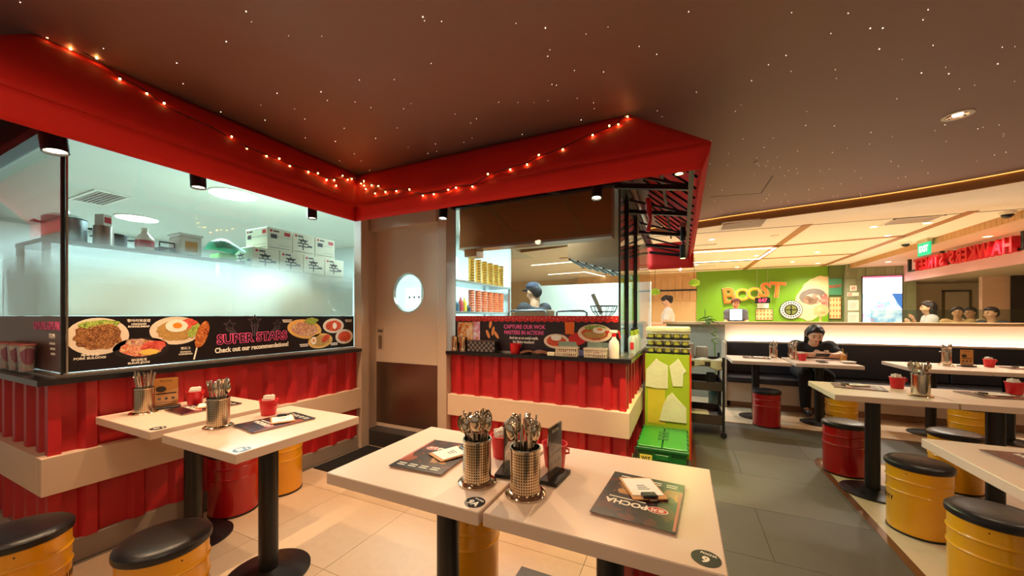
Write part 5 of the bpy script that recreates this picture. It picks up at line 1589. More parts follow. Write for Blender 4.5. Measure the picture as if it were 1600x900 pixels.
tag(MB().box(-0.12, 0.12, -0.16, 0.16, 0, 0.11, 0.004).build('white_box', WHITE), 'white box on the top shelf of the steel rack near the glass', 'box').location = (-2.5, 3.50, 1.716)
tag(MB().box(-0.09, 0.09, -0.08, 0.08, 0, 0.17, 0.004).build('tall_box', WHITE), 'tall white box stacked on the rack by the hood', 'box').location = (-2.5, 3.57, 1.828)
# low rear wall and lights of the wok kitchen
struct('wall_wok', data=MB().box(-2.35, -0.46, 6.2, 6.28, 0, 1.85).mesh('wall', M('kitchen_rear_wall', (226, 224, 208), 0.5, var=0.03)))
for a, b, lab in (((-1.75, 5.0), (-0.75, 5.0), 'straight light strip on the wok kitchen ceiling nearest the hood'), ((-2.1, 5.8), (-0.9, 5.8), 'straight light strip on the wok kitchen ceiling at the rear')):
    ls = thing('kitchen_light_strip', lab, 'light strip', (0, 0, 2.58))
    MB().bar((*a, -0.006), (*b, -0.006), 0.03, 0.012).build('tube', LEDW, ls)
    MB().bar((*a, -0.0005), (*b, -0.0005), 0.05, 0.003).build('housing', WHITE, ls)

# ================================================================ bench and low wall
GREYW = M('grey_green_wall', (150, 146, 128), 0.6, var=0.04)
CREAMW = M('cream_panel', (238, 222, 198), 0.55, var=0.03)
NAVY = M('dark_upholstery', (40, 36, 42), 0.45, var=0.12, scale=12, bump=0.06, bscale=80)
struct('wall_low', data=MB().box(-0.25, 0.60, 6.62, 6.74, 0, 1.17).mesh('wall', GREYW))
lw2 = struct('wall_low', data=MB().box(0.60, 7.0, 6.66, 6.76, 0, 1.17).mesh('wall', CREAMW))
struct('trim_8', data=MB().box(-0.30, 7.0, 6.52, 6.80, 1.17, 1.215, 0.004).mesh('cap', M('light_oak_cap', (222, 178, 128), 0.45, var=0.1, scale=5, stretch=(1, 10, 10))))
struct('trim_9', data=MB().box(0.58, 7.0, 6.50, 6.66, 0.90, 0.925, 0.003).mesh('ledge', BAND))
gs = tag(MB().box(0.62, 6.9, 6.56, 6.60, 0.926, 0.936).build('bench_light_strip', glow('bench_strip', (255, 242, 226), 13.0)), 'long bright light strip glowing above the bench back', 'light strip')
bn = thing('bench', 'long dark upholstered bench with a pale base along the low wall', 'bench', (0.57, 6.05, 0))
MB().box(0.0, 6.2, 0.0, 0.5, 0.09, 0.36, 0.004).build('base', M('bench_base', (196, 170, 146), 0.5, var=0.03), bn)
MB().box(0.05, 6.2, 0.07, 0.5, 0.0, 0.09).build('toe_kick', M('toe_kick', (150, 106, 74), 0.5), bn)
MB().box(-0.02, 0.0, -0.02, 0.58, 0.0, 0.92, 0.003).build('end_panel', M('bench_base', (196, 170, 146), 0.5), bn)
for k in range(5):
    x0 = 0.004 + k * 1.24
    MB().box(x0, x0 + 1.232, -0.03, 0.46, 0.36, 0.44, 0.018, None, 3).build('seat_cushion', NAVY, bn)
    MB().box(x0, x0 + 1.232, 0.45, 0.56, 0.44, 0.90, 0.018, None, 3).build('back_cushion', NAVY, bn)
gl_ = tag(MB().box(2.35, 6.9, 6.66, 6.668, 1.215, 1.385).build('glass_screen', glass_mat('screen_glass', (225, 232, 226), 0.10)), 'low clear glass screen standing on the wooden ledge', 'glass screen')

# ================================================================ juice bar behind
GREEN = M('apple_green', (120, 172, 30), 0.45, var=0.06, scale=2)
struct('wall_green', data=MB().box(0.36, 3.42, 12.0, 12.1, 0, 2.6).mesh('wall', GREEN))
wp = struct('wall_wood', data=MB().box(-3.2, 0.36, 12.02, 12.12, 0, 2.6).mesh('wall', M('pale_wood_panel', (216, 176, 120), 0.6, var=0.1, scale=3, stretch=(12, 1, 1))))
for k in range(18):
    MB().box(-3.2 + k * 0.2, -3.03 + k * 0.2, 12.0, 12.02, 1.75, 2.5).build('wall_slat', WOOD, wp)
MB().box(-3.2, 0.36, 11.99, 12.02, 2.05, 2.10).build('rail', DMETAL, wp)
YELO = M('sign_yellow', (250, 196, 40), 0.4)
ORAN = M('sign_orange', (246, 130, 30), 0.4)
ORED = M('sign_red_edge', (206, 50, 24), 0.4)
bs = thing('shop_sign', 'orange and yellow BOOST sign letters on the green wall', 'sign', (0, 11.98, 0))
bm_ = at(FW, (0, 0, 0))
for s, x, z, size, mt, rot, nn in (('B', 1.18, 1.86, 0.60, ORAN, 6, 0.03), ('O', 1.50, 1.88, 0.46, YELO, 0, 0.07), ('O', 1.78, 1.90, 0.45, YELO, 0, 0.11), ('S', 2.00, 1.99, 0.54, ORAN, -14, 0.15), ('T', 2.27, 1.98, 0.56, ORAN, -6, 0.19)):
    mm = bm_ @ Matrix.Translation((x, z, nn)) @ Matrix.Rotation(R(rot), 4, 'Z')
    text(s, size, M('sign_cream_edge', (250, 220, 170), 0.4), mm @ Matrix.Translation((0, 0, -0.008)), bs, 'letter_edge', 0.012, 0.020)
    text(s, size, ORED, mm, bs, 'letter', 0.015, 0.012)
    text(s, size, mt, mm @ Matrix.Translation((0, 0, 0.015)), bs, 'letter_face', 0.012, 0.0)
ld = thing('number_display', 'black number display showing 647 in red digits', 'display', (1.93, 11.7, 1.72))
MB().box(-0.17, 0.17, -0.03, 0.03, -0.075, 0.075, 0.004).build('case', BMETAL, ld)
for q in (-0.12, 0.12):
    MB().tube([(q, 0, 0.07), (q, 0, 0.88)], 0.003, 6).build('cable', STEEL, ld)
text('647', 0.13, glow('red_led', (255, 40, 70), 5.0), at(FW, (0, -0.032, 0)), ld, 'digits', 0.001, 0.002)
def framed(name, x0, x1, z0, z1, y, mat, lab, cat='menu board', fmat=None, cells=None):
    t = thing(name, lab, cat, ((x0 + x1) / 2, y, z0))
    w_, h_ = (x1 - x0) / 2, z1 - z0
    MB().box(-w_, w_, -0.012, 0, 0, h_).build('frame', fmat or DMETAL, t)
    MB().box(-w_ + 0.012, w_ - 0.012, -0.015, -0.012, 0.012, h_ - 0.012).build('sheet', mat, t)
    if cells:
        for i in range(cells[0]):
            for j in range(cells[1]):
                MB(at(FW, (0, -0.0152, 0))).disc(-w_ + (i + 0.5) * 2 * w_ / cells[0], (j + 0.5) * h_ / cells[1], w_ / cells[0] * 0.5, h_ / cells[1] * 0.28, 0, 0.002, 0, 10).build('item_print', M('tan_print', (190, 120, 60), 0.5), t)
    return t
PEACH = M('peach_sheet', (236, 196, 140), 0.6)
framed('menu_board', 1.82, 2.22, 1.19, 1.50, 11.998, PEACH, 'framed peach menu panel under the number display', cells=(5, 3))
framed('small_notice', 1.86, 2.12, 1.52, 1.66, 11.998, CREAM, 'small cream notice right below the number display', 'notice', CREAM)
lgm = thing('round_emblem', 'round black and cream emblem on the green wall', 'emblem', (2.61, 11.97, 1.47))
em = at(FW, (0, 0, 0))
for r, mt, n in ((0.25, INK, 0.01), (0.235, CREAM, 0.014), (0.15, INK, 0.018), (0.125, M('olive_print', (120, 130, 60), 0.5), 0.022)):
    MB(em).disc(0, 0, r, r, 0, n, 0, 40).build('ring', mt, lgm)
MB(em).box(-0.12, 0.12, -0.012, 0.012, 0.02, 0.026).box(-0.012, 0.012, -0.12, 0.12, 0.02, 0.026).build('cross_print', INK, lgm)
for k in range(22):
    a = 2 * math.pi * k / 22
    MB(em @ Matrix.Rotation(a, 4, 'Z')).box(-0.013, 0.013, 0.172, 0.212, 0.014, 0.017).build('rim_print', INK, lgm)
mu = thing('wall_mural', 'painted smoothie bowl mural with pale splash on the green wall', 'mural', (3.02, 11.99, 1.72))
SPL = M('splash_cream', (244, 214, 160), 0.5)
MB(em).disc(0.12, 0.06, 0.40, 0.62, 0, 0.003, -0.5, 40, 0.06).build('splash', SPL, mu)
MB(em).disc(-0.25, -0.28, 0.40, 0.14, 0, 0.0045, 0.1, 40, 0.08).build('splash', SPL, mu)
MB(em).disc(0.05, 0.10, 0.28, 0.20, 0.004, 0.010, 0.15, 40).build('bowl_print', M('bowl_grey', (130, 120, 110), 0.5, var=0.3), mu)
MB(em).disc(0.05, 0.03, 0.20, 0.13, 0.010, 0.014, 0.15, 30, 0.08).build('bowl_print', flecks('granola_print', [(70, 50, 40), (170, 140, 110), (110, 80, 60), (206, 190, 170)], 14), mu)
MB(em).disc(0.30, -0.02, 0.08, 0.18, 0.010, 0.016, 0, 24, 0.1).build('fruit_print', flecks('berry_print', [(226, 80, 70), (244, 150, 130), (206, 40, 50)], 18), mu)
fa = thing('stand_fan', 'round cream stand fan before the mural', 'fan', (3.06, 11.3, 0))
MB(at(FW, (0, 0, 1.44))).disc(0, 0, 0.15, 0.15, -0.02, 0.02, 0, 32).build('guard', M('fan_cream', (236, 206, 150), 0.5), fa)
MB(at(FW, (0, 0, 1.44))).disc(0, 0, 0.04, 0.04, 0.02, 0.05, 0, 24).build('hub', SPL, fa)
MB().cyl((0, 0.03), 0.02, 0.0, 1.40, 12).build('pole', M('fan_cream', (236, 206, 150), 0.5), fa)
MB().cyl((0, 0.03), 0.16, 0, 0.03, 24).build('base', M('fan_cream', (236, 206, 150), 0.5), fa)
ctr = thing('juice_counter', 'wooden front counter of the juice bar', 'counter', (1.2, 9.5, 0))
MB().box(-1.6, 2.2, 0, 0.5, 0, 1.08).build('body', WOOD, ctr)
MB().box(-1.65, 2.25, -0.03, 0.53, 1.08, 1.12, 0.004).build('top', WOOD, ctr)
ms = thing('till_screen', 'small bright till screen on the juice counter', 'screen', (1.085, 9.62, 1.12))
MB().box(-0.13, 0.13, 0.0, 0.02, 0.08, 0.35, 0.004).build('case', DMETAL, ms)
MB().box(-0.118, 0.118, -0.004, 0.0, 0.092, 0.338).build('display', glow('pale_screen', (190, 226, 250), 1.3), ms)
MB().box(-0.03, 0.03, 0.005, 0.03, 0.0, 0.09).build('stand', DMETAL, ms)
for k, (x, y, z, lab) in enumerate(((0.23, 9.0, 1.98, 'green glass pendant lamp in front of the green wall'), (-0.58, 9.0, 1.80, 'green glass pendant lamp beside the booth window'))):
    p = thing('pendant_lamp', lab, 'pendant lamp', (x, y, z), group='green pendant lamps')
    MB().tube([(0, 0, 0.14), (0, 0, 2.6 - z)], 0.004, 6).build('cable', BMETAL, p)
    MB().lathe([(0.11, 0.03), (0.115, 0.05), (0.10, 0.09), (0.05, 0.13), (0.02, 0.14)], 24, cap=False).build('shade', M('green_glass_shade', (150, 200, 40), 0.2), p, True)
    MB().ball((0, 0, 0.05), 0.045, 14, 8).build('bulb', glow('pendant_bulb', (255, 240, 150), 8.0), p, True)
    MB().lathe([(0.11, 0.03), (0.09, 0.0), (0.05, -0.01)], 24, cap=False).build('lower_shade', M('green_glass_shade', (150, 200, 40), 0.2), p, True)
cd2 = thing('wall_sign', 'green and red poster panel beside the tiled column', 'poster', (3.52, 11.93, 1.84))
MB().box(-0.13, 0.13, -0.01, 0, 0.0, 0.42).build('sheet', M('teal_sheet', (70, 140, 100), 0.5), cd2)
text('BOOST', 0.10, M('sign_redprint', (190, 50, 40), 0.5), at(FW, (0, -0.011, 0.22)) @ Matrix.Rotation(R(4), 4, 'Z'), cd2, 'lettering', 0.001, 0.003, sx=0.75)
struct('wall_panel', data=MB().box(3.40, 3.70, 11.94, 12.04, 0, 2.6).mesh('wall', M('green_glass_wall', (96, 116, 62), 0.25, var=0.1)))
framed('menu_board', 3.39, 3.64, 1.23, 1.79, 11.93, PEACH, 'tall framed peach menu panel beside the tiled column', cells=(4, 4))

# tiled column with signs and a screen
TG = [M('sage_tile_%d' % i, c, 0.25, var=0.1) for i, c in enumerate([(140, 150, 116), (148, 158, 124), (132, 142, 110)])]
col_ = struct('wall_column', data=MB().box(3.70, 4.98, 11.82, 12.5, 0, 2.6).mesh('wall', M('tile_grout', (150, 150, 124), 0.8)))
tms = [MB().box(0.003, 0.175, 0, 0.012, 0.003, 0.355, 0.002).mesh('wall_tile', m) for m in TG]
for i in range(7):
    for j in range(8):
        o = link('wall_tile', random.choice(tms), col_)
        o.location = (3.712 + i * 0.18, 11.808, -0.27 + j * 0.358)
sc_ = thing('screen', 'tall bright advertising screen on the tiled column', 'screen', (4.36, 11.78, 1.10))
MB().box(-0.37, 0.37, 0.0, 0.03, 0, 1.18, 0.003).build('bezel', BMETAL, sc_)
m, t_, N, L, p = nodes_of('advert_picture')
tcn = N.new('ShaderNodeTexCoord')
nz = N.new('ShaderNodeTexNoise')
nz.inputs['Scale'].default_value = 3.2
nz.inputs['Detail'].default_value = 5
L.new(tcn.outputs['Object'], nz.inputs['Vector'])
cr_ = N.new('ShaderNodeValToRGB')
for k, (ps_, c) in enumerate(((0.30, (236, 120, 110)), (0.42, (120, 180, 226)), (0.52, (206, 230, 246)), (0.62, (252, 250, 250)), (0.72, (226, 236, 250)))):
    e = cr_.color_ramp.elements[k] if k < 2 else cr_.color_ramp.elements.new(ps_)
    e.position = ps_
    e.color = lin(c)
L.new(nz.outputs['Fac'], cr_.inputs[0])
L.new(cr_.outputs[0], p.inputs['Base Color'])
L.new(cr_.outputs[0], p.inputs['Emission Color'])
p.inputs['Emission Strength'].default_value = 1.5
MB().box(-0.355, 0.355, -0.004, 0, 0.012, 0.75).build('picture', m, sc_)
MB().box(-0.355, 0.355, -0.004, 0, 0.75, 1.13).build('picture', glow('screen_white', (250, 246, 252), 1.5), sc_)
MB().box(-0.355, 0.355, -0.004, 0, 1.13, 1.168).build('picture', glow('screen_pink', (236, 110, 150), 1.3), sc_)
MB(at(FW, (0, -0.004, 0))).prism([(0.17, 0.74), (0.355, 0.74), (0.355, 0.36), (0.27, 0.52)], 0, 0.001).build('picture', glow('screen_blue', (60, 110, 180), 1.2), sc_)
for x0, x1, z0, z1, lab, ring in ((3.77, 3.90, 1.93, 2.06, 'square no-entry notice at the top of the tiled column', True), (3.72, 3.94, 1.80, 1.89, 'wide red and white no-smoking notice on the tiled column', True), (3.73, 3.94, 1.44, 1.70, 'upper paper notice on the tiled column', False), (3.73, 3.94, 1.14, 1.40, 'lower paper notice on the tiled column', False)):
    t = thing('notice', lab, 'notice', ((x0 + x1) / 2, 11.806, z0))
    MB().box((x0 - x1) / 2, (x1 - x0) / 2, -0.004, 0, 0, z1 - z0).build('sheet', CREAM, t)
    if ring:
        MB(at(FW, (0 if x0 > 3.75 else -0.06, -0.004, (z1 - z0) / 2))).lathe([(0.026, 0), (0.038, 0), (0.038, 0.001), (0.026, 0.001)], 24, cap=False).build('red_ring', LOGOR, t)
        MB(at(FW, (0 if x0 > 3.75 else -0.06, -0.004, (z1 - z0) / 2)) @ Matrix.Rotation(R(45), 4, 'Z')).box(-0.03, 0.03, -0.005, 0.005, 0, 0.001).build('red_bar', LOGOR, t)
    else:
        for k in range(6):
            MB().box(-0.08, 0.03 + 0.008 * k, -0.005, -0.004, 0.03 + k * 0.03, 0.036 + k * 0.03).build('small_print', DARKP, t)
# EXIT sign, security cameras
ex = thing('exit_sign', 'green EXIT sign hanging from the ceiling edge', 'exit sign', (3.70, 8.55, 2.33), R(-90))
MB().box(-0.17, 0.17, -0.012, 0.012, 0, 0.21, 0.003).build('panel', glow('exit_green', (24, 190, 140), 1.0), ex)
text('EXIT', 0.145, glow('exit_white', (250, 255, 250), 1.4), at(FW, (0, -0.0125, 0.105)), ex, 'lettering', 0.0006, 0.004, sx=0.85)
MB().box(-0.15, 0.15, -0.03, 0.03, 0.21, 0.27).build('housing', M('sign_housing', (206, 196, 160), 0.6), ex)
for x, y, lab in ((3.66, 6.73, 'black dome camera on the ceiling at the right edge'), (3.55, 8.75, 'black dome camera on the ceiling beside the exit sign')):
    dc = thing('dome_camera', lab, 'camera', (x, y, 2.6), group='dome cameras')
    MB().lathe([(0.075, 0), (0.07, -0.03), (0.06, -0.035)], 24).build('mount', CREAM, dc, True)
    MB().lathe([(0.055, -0.034), (0.05, -0.055), (0.03, -0.075), (0.002, -0.082)], 24, cap=False).build('dome', BMETAL, dc, True)
tag(MB().lathe([(0.06, 0), (0.055, -0.02), (0.03, -0.03), (0.002, -0.032)], 20, cap=False).build('smoke_detector', CREAM, None, True), 'round smoke detector on the pale ceiling', 'smoke detector').location = (1.34, 7.12, 2.6)

# HAWKERS' STREET letters seen from behind
RL = M('red_letter', (214, 20, 40), 0.4)
hk = thing('letter_sign', 'red HAWKERS\' STREET letters on a black bar, seen from behind', 'sign', (4.3, 9.15, 2.15))
MB().bar((0.05, -2.9, 0.10), (0.05, 1.45, 0.10), 0.04, 0.03).build('bar', BMETAL, hk)
for y in (-1.45, 0.35, 1.42):
    MB().bar((0.05, y, 0.10), (0.05, y, 0.36), 0.05, 0.05).build('post', BMETAL, hk)
lm = frame((0, 0, 0), (0, 1, 0), (0, 0, 1))
word = "HAWKERS' STREET"
y = -1.36
adv = 2.72 / 14.2
for ch in word:
    if ch == ' ':
        y += adv * 0.5
        continue
    o = text(ch, 0.31, RL, lm, hk, 'letter', 0.045, 0.010, ax='LEFT', ay='BOTTOM', sx=0.86)
    ys = [q.co.y for q in o.data.vertices]
    o.data.transform(Matrix.Translation((0.02, y - min(ys), 0.02)))
    y += max(ys) - min(ys) + 0.014
# bulkhead behind the letters
BKH = M('rosy_bulkhead', (240, 190, 190), 0.5, var=0.03)
struct('wall_bulkhead', data=MB().box(4.75, 4.80, 4.0, 11.8, 2.12, 2.5).mesh('wall', BKH))
struct('ceiling', data=MB().box(4.80, 7.1, 3.0, 12.9, 2.12, 2.16).mesh('ceiling', M('olive_soffit', (150, 134, 104), 0.7, var=0.03)))
for y in (5.5, 7.5, 9.5):
    lamp('SPOT', (5.6, y, 2.1), 14, WARM2, size=0.06, spot=150, blend=0.8)
    small_downlight(5.6, y, 2.118, 'small round downlight in the low ceiling behind the red letters', 'low ceiling downlights')
tag(MB().box(-0.9, 0.9, -0.05, 0.05, 0, 0.5).build('red_sign_box', RL), 'red sign box at the right edge behind the black bar', 'sign').location = (4.62, 6.3, 2.0)
bpy.data.objects['red_sign_box'].rotation_euler = (0, 0, R(90))
dr2 = struct('door_2', label='pale service door in the far wall')
MB().box(5.94, 6.36, 12.87, 12.9, 0, 1.90).build('door_leaf', WALLC, dr2)
MB().box(5.90, 5.94, 12.86, 12.9, 0, 1.94).box(6.36, 6.40, 12.86, 12.9, 0, 1.94).box(5.90, 6.40, 12.86, 12.9, 1.90, 1.94).build('frame', M('door_frame_olive', (120, 104, 76), 0.6), dr2)
struct('wall_pier', data=MB().box(5.63, 6.02, 11.0, 11.1, 0, 2.12).mesh('wall', M('dusty_pink_wall', (206, 170, 140), 0.6)))
struct('wall_dark', data=MB().box(6.02, 7.0, 10.95, 11.1, 0, 2.12).mesh('wall', M('dark_opening', (34, 26, 26), 0.6)))
# black hanging multi-spot under the right wing of the awning (yellow-green lamp)
LIME = (0.85, 1.0, 0.28)
hs = thing('hanging_spotlight', 'black hanging twin spotlight under the right wing of the awning', 'spotlight', (0.0, 3.9, 1.86))
MB().cyl((0, 0), 0.028, 0.0, 0.13, 20).build('head', BMETAL, hs, True)
MB().cyl((0, 0), 0.022, -0.001, 0.004, 18).build('lens', glow('lime_lens', (230, 255, 140), 6.0), hs)
MB().cyl((0, 0), 0.024, 0.17, 0.30, 20).build('driver_box', BMETAL, hs, True)
MB().tube([(0, 0, 0.12), (0, 0, 0.35)], 0.01, 8).build('stem', BMETAL, hs)
MB().box(-0.03, 0.03, -0.02, 0.02, 0.30, 0.34).build('bracket', STEEL, hs)
lamp('SPOT', (0.0, 3.9, 1.85), 55, LIME, aim((0, 3.9, 1.85), (0.5, 3.4, 0.5)), 0.03, 120, 0.6)
fill_spot = thing('hanging_spotlight', 'added black spotlight hidden behind the right corner of the front valance', 'spotlight', (-0.02, 2.34, 2.13))  # added hidden lamp that lights the board, crate and counter side
MB().cyl((0, 0), 0.026, 0.0, 0.09, 20).build('head', BMETAL, fill_spot, True)
MB().cyl((0, 0), 0.021, -0.001, 0.004, 18).build('lens', glow('lime_lens', (230, 255, 140), 6.0), fill_spot)
MB().tube([(0, 0, 0.09), (0, 0, 0.19)], 0.008, 8).build('stem', BMETAL, fill_spot)
tag(fill_spot, 'black hanging spotlight behind the right corner of the front valance', 'spotlight')
lamp('SPOT', (-0.02, 2.34, 2.125), 190, (1.0, 0.92, 0.42), aim((-0.02, 2.34, 2.125), (-0.15, 3.5, 0.45)), 0.03, 50, 0.4)

# ================================================================ people (smooth implicit bodies)
def surface_nets(F, org, h):
    s = F < 0
    nx, ny, nz = F.shape
    vidx = -np.ones((nx - 1, ny - 1, nz - 1), int)
    acc = np.zeros((nx - 1, ny - 1, nz - 1, 3))
    cnt = np.zeros((nx - 1, ny - 1, nz - 1))
    def sl(o, n):
        return slice(o, n - 1 + o)
    corners = [(i, j, k) for i in (0, 1) for j in (0, 1) for k in (0, 1)]
    for a in corners:
        for ax in range(3):
            if a[ax]:
                continue
            b = list(a)
            b[ax] = 1
            fa = F[sl(a[0], nx), sl(a[1], ny), sl(a[2], nz)]
            fb_ = F[sl(b[0], nx), sl(b[1], ny), sl(b[2], nz)]
            cr = (fa < 0) != (fb_ < 0)
            t = np.where(cr, fa / np.where(cr, fa - fb_, 1), 0)
            for c in range(3):
                acc[..., c] += np.where(cr, a[c] + (t if c == ax else 0), 0)
            cnt += cr
    act = np.argwhere(cnt > 0)
    vidx[tuple(act.T)] = np.arange(len(act))
    V = (acc[tuple(act.T)] / cnt[tuple(act.T)][:, None] + act) * h + org
    faces = []
    for ax in range(3):
        u, v = (ax + 1) % 3, (ax + 2) % 3
        n = [nx, ny, nz]
        lo, hi = [slice(1, n[0] - 1), slice(1, n[1] - 1), slice(1, n[2] - 1)], None
        A = [slice(1, m - 1) for m in n]
        A[ax] = slice(0, n[ax] - 1)
        B = list(A)
        B[ax] = slice(1, n[ax])
        diff = s[tuple(A)] != s[tuple(B)]
        for p in np.argwhere(diff):
            q = p.copy()
            for k in range(3):
                if k != ax:
                    q[k] += 1
            cs = []
            for du, dv in ((0, 0), (-1, 0), (-1, -1), (0, -1)):
                r = q.copy()
                r[u] += du
                r[v] += dv
                cs.append(int(vidx[tuple(r)]))
            if min(cs) >= 0:
                faces.append(tuple(cs if s[tuple(q)] else cs[::-1]))
    return V, faces

def implicit(prims, h, k=0.02, cuts=()):
    """prims: ('c', a, b, r1, r2) tapered capsules and ('e', centre, radii) ellipsoids, blended; returns MB"""
    lo, hi = np.full(3, 1e9), np.full(3, -1e9)
    for p in prims:
        pts, r = ([p[1], p[2]], max(p[3], p[4])) if p[0] == 'c' else ([p[1]], max(p[2]))
        for q in pts:
            lo = np.minimum(lo, np.array(q) - r)
            hi = np.maximum(hi, np.array(q) + r)
    lo, hi = lo - 3 * h, hi + 3 * h
    n = np.ceil((hi - lo) / h).astype(int) + 1
    F = np.full(n, 1.0)
    ax = [lo[i] + h * np.arange(n[i]) for i in range(3)]
    for p in prims:
        if p[0] == 'c':
            a, b, r1, r2 = np.array(p[1], float), np.array(p[2], float), p[3], p[4]
            mn, mx_ = np.minimum(a, b) - max(r1, r2) - 0.05, np.maximum(a, b) + max(r1, r2) + 0.05
        else:
            a, rr = np.array(p[1], float), np.array(p[2], float)
            mn, mx_ = a - rr - 0.05, a + rr + 0.05
        i0 = np.maximum(0, np.floor((mn - lo) / h).astype(int))
        i1 = np.minimum(n, np.ceil((mx_ - lo) / h).astype(int) + 1)
        S_ = tuple(slice(i0[i], i1[i]) for i in range(3))
        X, Y, Z = np.meshgrid(ax[0][S_[0]], ax[1][S_[1]], ax[2][S_[2]], indexing='ij')
        P = np.stack([X, Y, Z], -1)
        if p[0] == 'c':
            ba = b - a
            t = np.clip(((P - a) @ ba) / max(1e-9, ba @ ba), 0, 1)
            d = np.linalg.norm(P - a - t[..., None] * ba, axis=-1) - (r1 + (r2 - r1) * t)
        else:
            q = (P - a) / rr
            l = np.linalg.norm(q, axis=-1)
            d = (l - 1) * rr.min()
        f = F[S_]
        hh = np.clip(0.5 + 0.5 * (d - f) / k, 0, 1)
        F[S_] = d + (f - d) * hh - k * hh * (1 - hh)
    for (pt, nrm) in cuts:
        X, Y, Z = np.meshgrid(*ax, indexing='ij')
        F = np.maximum(F, (X - pt[0]) * nrm[0] + (Y - pt[1]) * nrm[1] + (Z - pt[2]) * nrm[2])
    V, fs = surface_nets(F, lo, h)
    mb = MB()
    mb.add([tuple(v) for v in V], fs)
    return mb

SKIN = M('skin', (222, 168, 132), 0.5, var=0.05)
HAIRM = M('black_hair', (26, 20, 20), 0.5, var=0.3, scale=40)
EYE = M('dark_eye', (30, 22, 20), 0.3)
LIP = M('lip', (176, 100, 90), 0.5)
def vadd(a, b):
    return tuple(x + y for x, y in zip(a, b))

def head_prims(c, R3, f=1.0):
    """head at c, R3 maps local (x right, y forward, z up) to the pose"""
    def P(x, y, z):
        return tuple(Vector(c) + R3 @ Vector((x * f, y * f, z * f)))
    pr = [('e', P(0, -0.005, 0.02), (0.078 * f, 0.092 * f, 0.10 * f)), ('c', P(0, 0.03, -0.05), P(0, 0.045, -0.085), 0.058 * f, 0.030 * f),
          ('c', P(0, 0.088, 0.01), P(0, 0.104, -0.022), 0.009 * f, 0.014 * f), ('c', P(-0.03, 0.078, 0.026), P(0.03, 0.078, 0.026), 0.012 * f, 0.012 * f),
          ('c', P(-0.018, 0.082, -0.055), P(0.018, 0.082, -0.055), 0.009 * f, 0.009 * f)]
    for s in (-1, 1):
        pr += [('c', P(s * 0.079, -0.008, 0.015), P(s * 0.082, -0.012, -0.02), 0.016 * f, 0.012 * f), ('e', P(s * 0.045, 0.055, -0.025), (0.025 * f,) * 3)]
    return pr, P

def hand_prims(w_, d, side, up, f=1.0, curl=0.7):
    """palm and five curled fingers from wrist w_ along d; side points to the thumb, up is the back of the hand"""
    w_, d, side, up = map(Vector, (w_, Vector(d).normalized(), Vector(side).normalized(), Vector(up).normalized()))
    pr = []
    palm = w_ + d * 0.045 * f
    for s in (-0.024, -0.008, 0.008, 0.024):
        pr.append(('c', tuple(w_ + side * s * 0.7 * f), tuple(w_ + d * 0.085 * f + side * s * f), 0.014 * f, 0.0115 * f))
    for k, (s, ln) in enumerate(((0.027, 0.068), (0.009, 0.076), (-0.009, 0.070), (-0.026, 0.055))):
        p0 = w_ + d * 0.085 * f + side * s * f
        a = curl * 0.5
        p1 = p0 + (d * math.cos(a) - up * math.sin(a)) * ln * 0.45 * f
        p2 = p1 + (d * math.cos(a * 2.4) - up * math.sin(a * 2.4)) * ln * 0.33 * f
        p3 = p2 + (d * math.cos(a * 3.4) - up * math.sin(a * 3.4)) * ln * 0.25 * f
        pr += [('c', tuple(p0), tuple(p1), 0.0095 * f, 0.0085 * f), ('c', tuple(p1), tuple(p2), 0.0085 * f, 0.0078 * f), ('c', tuple(p2), tuple(p3), 0.0078 * f, 0.0066 * f)]
    t0 = w_ + d * 0.03 * f + side * 0.026 * f
    t1 = t0 + (d * 0.6 + side * 0.8).normalized() * 0.035 * f
    t2 = t1 + (d * 0.9 + side * 0.2 - up * 0.35).normalized() * 0.03 * f
    pr += [('c', tuple(t0), tuple(t1), 0.012 * f, 0.010 * f), ('c', tuple(t1), tuple(t2), 0.010 * f, 0.0075 * f)]
    return pr

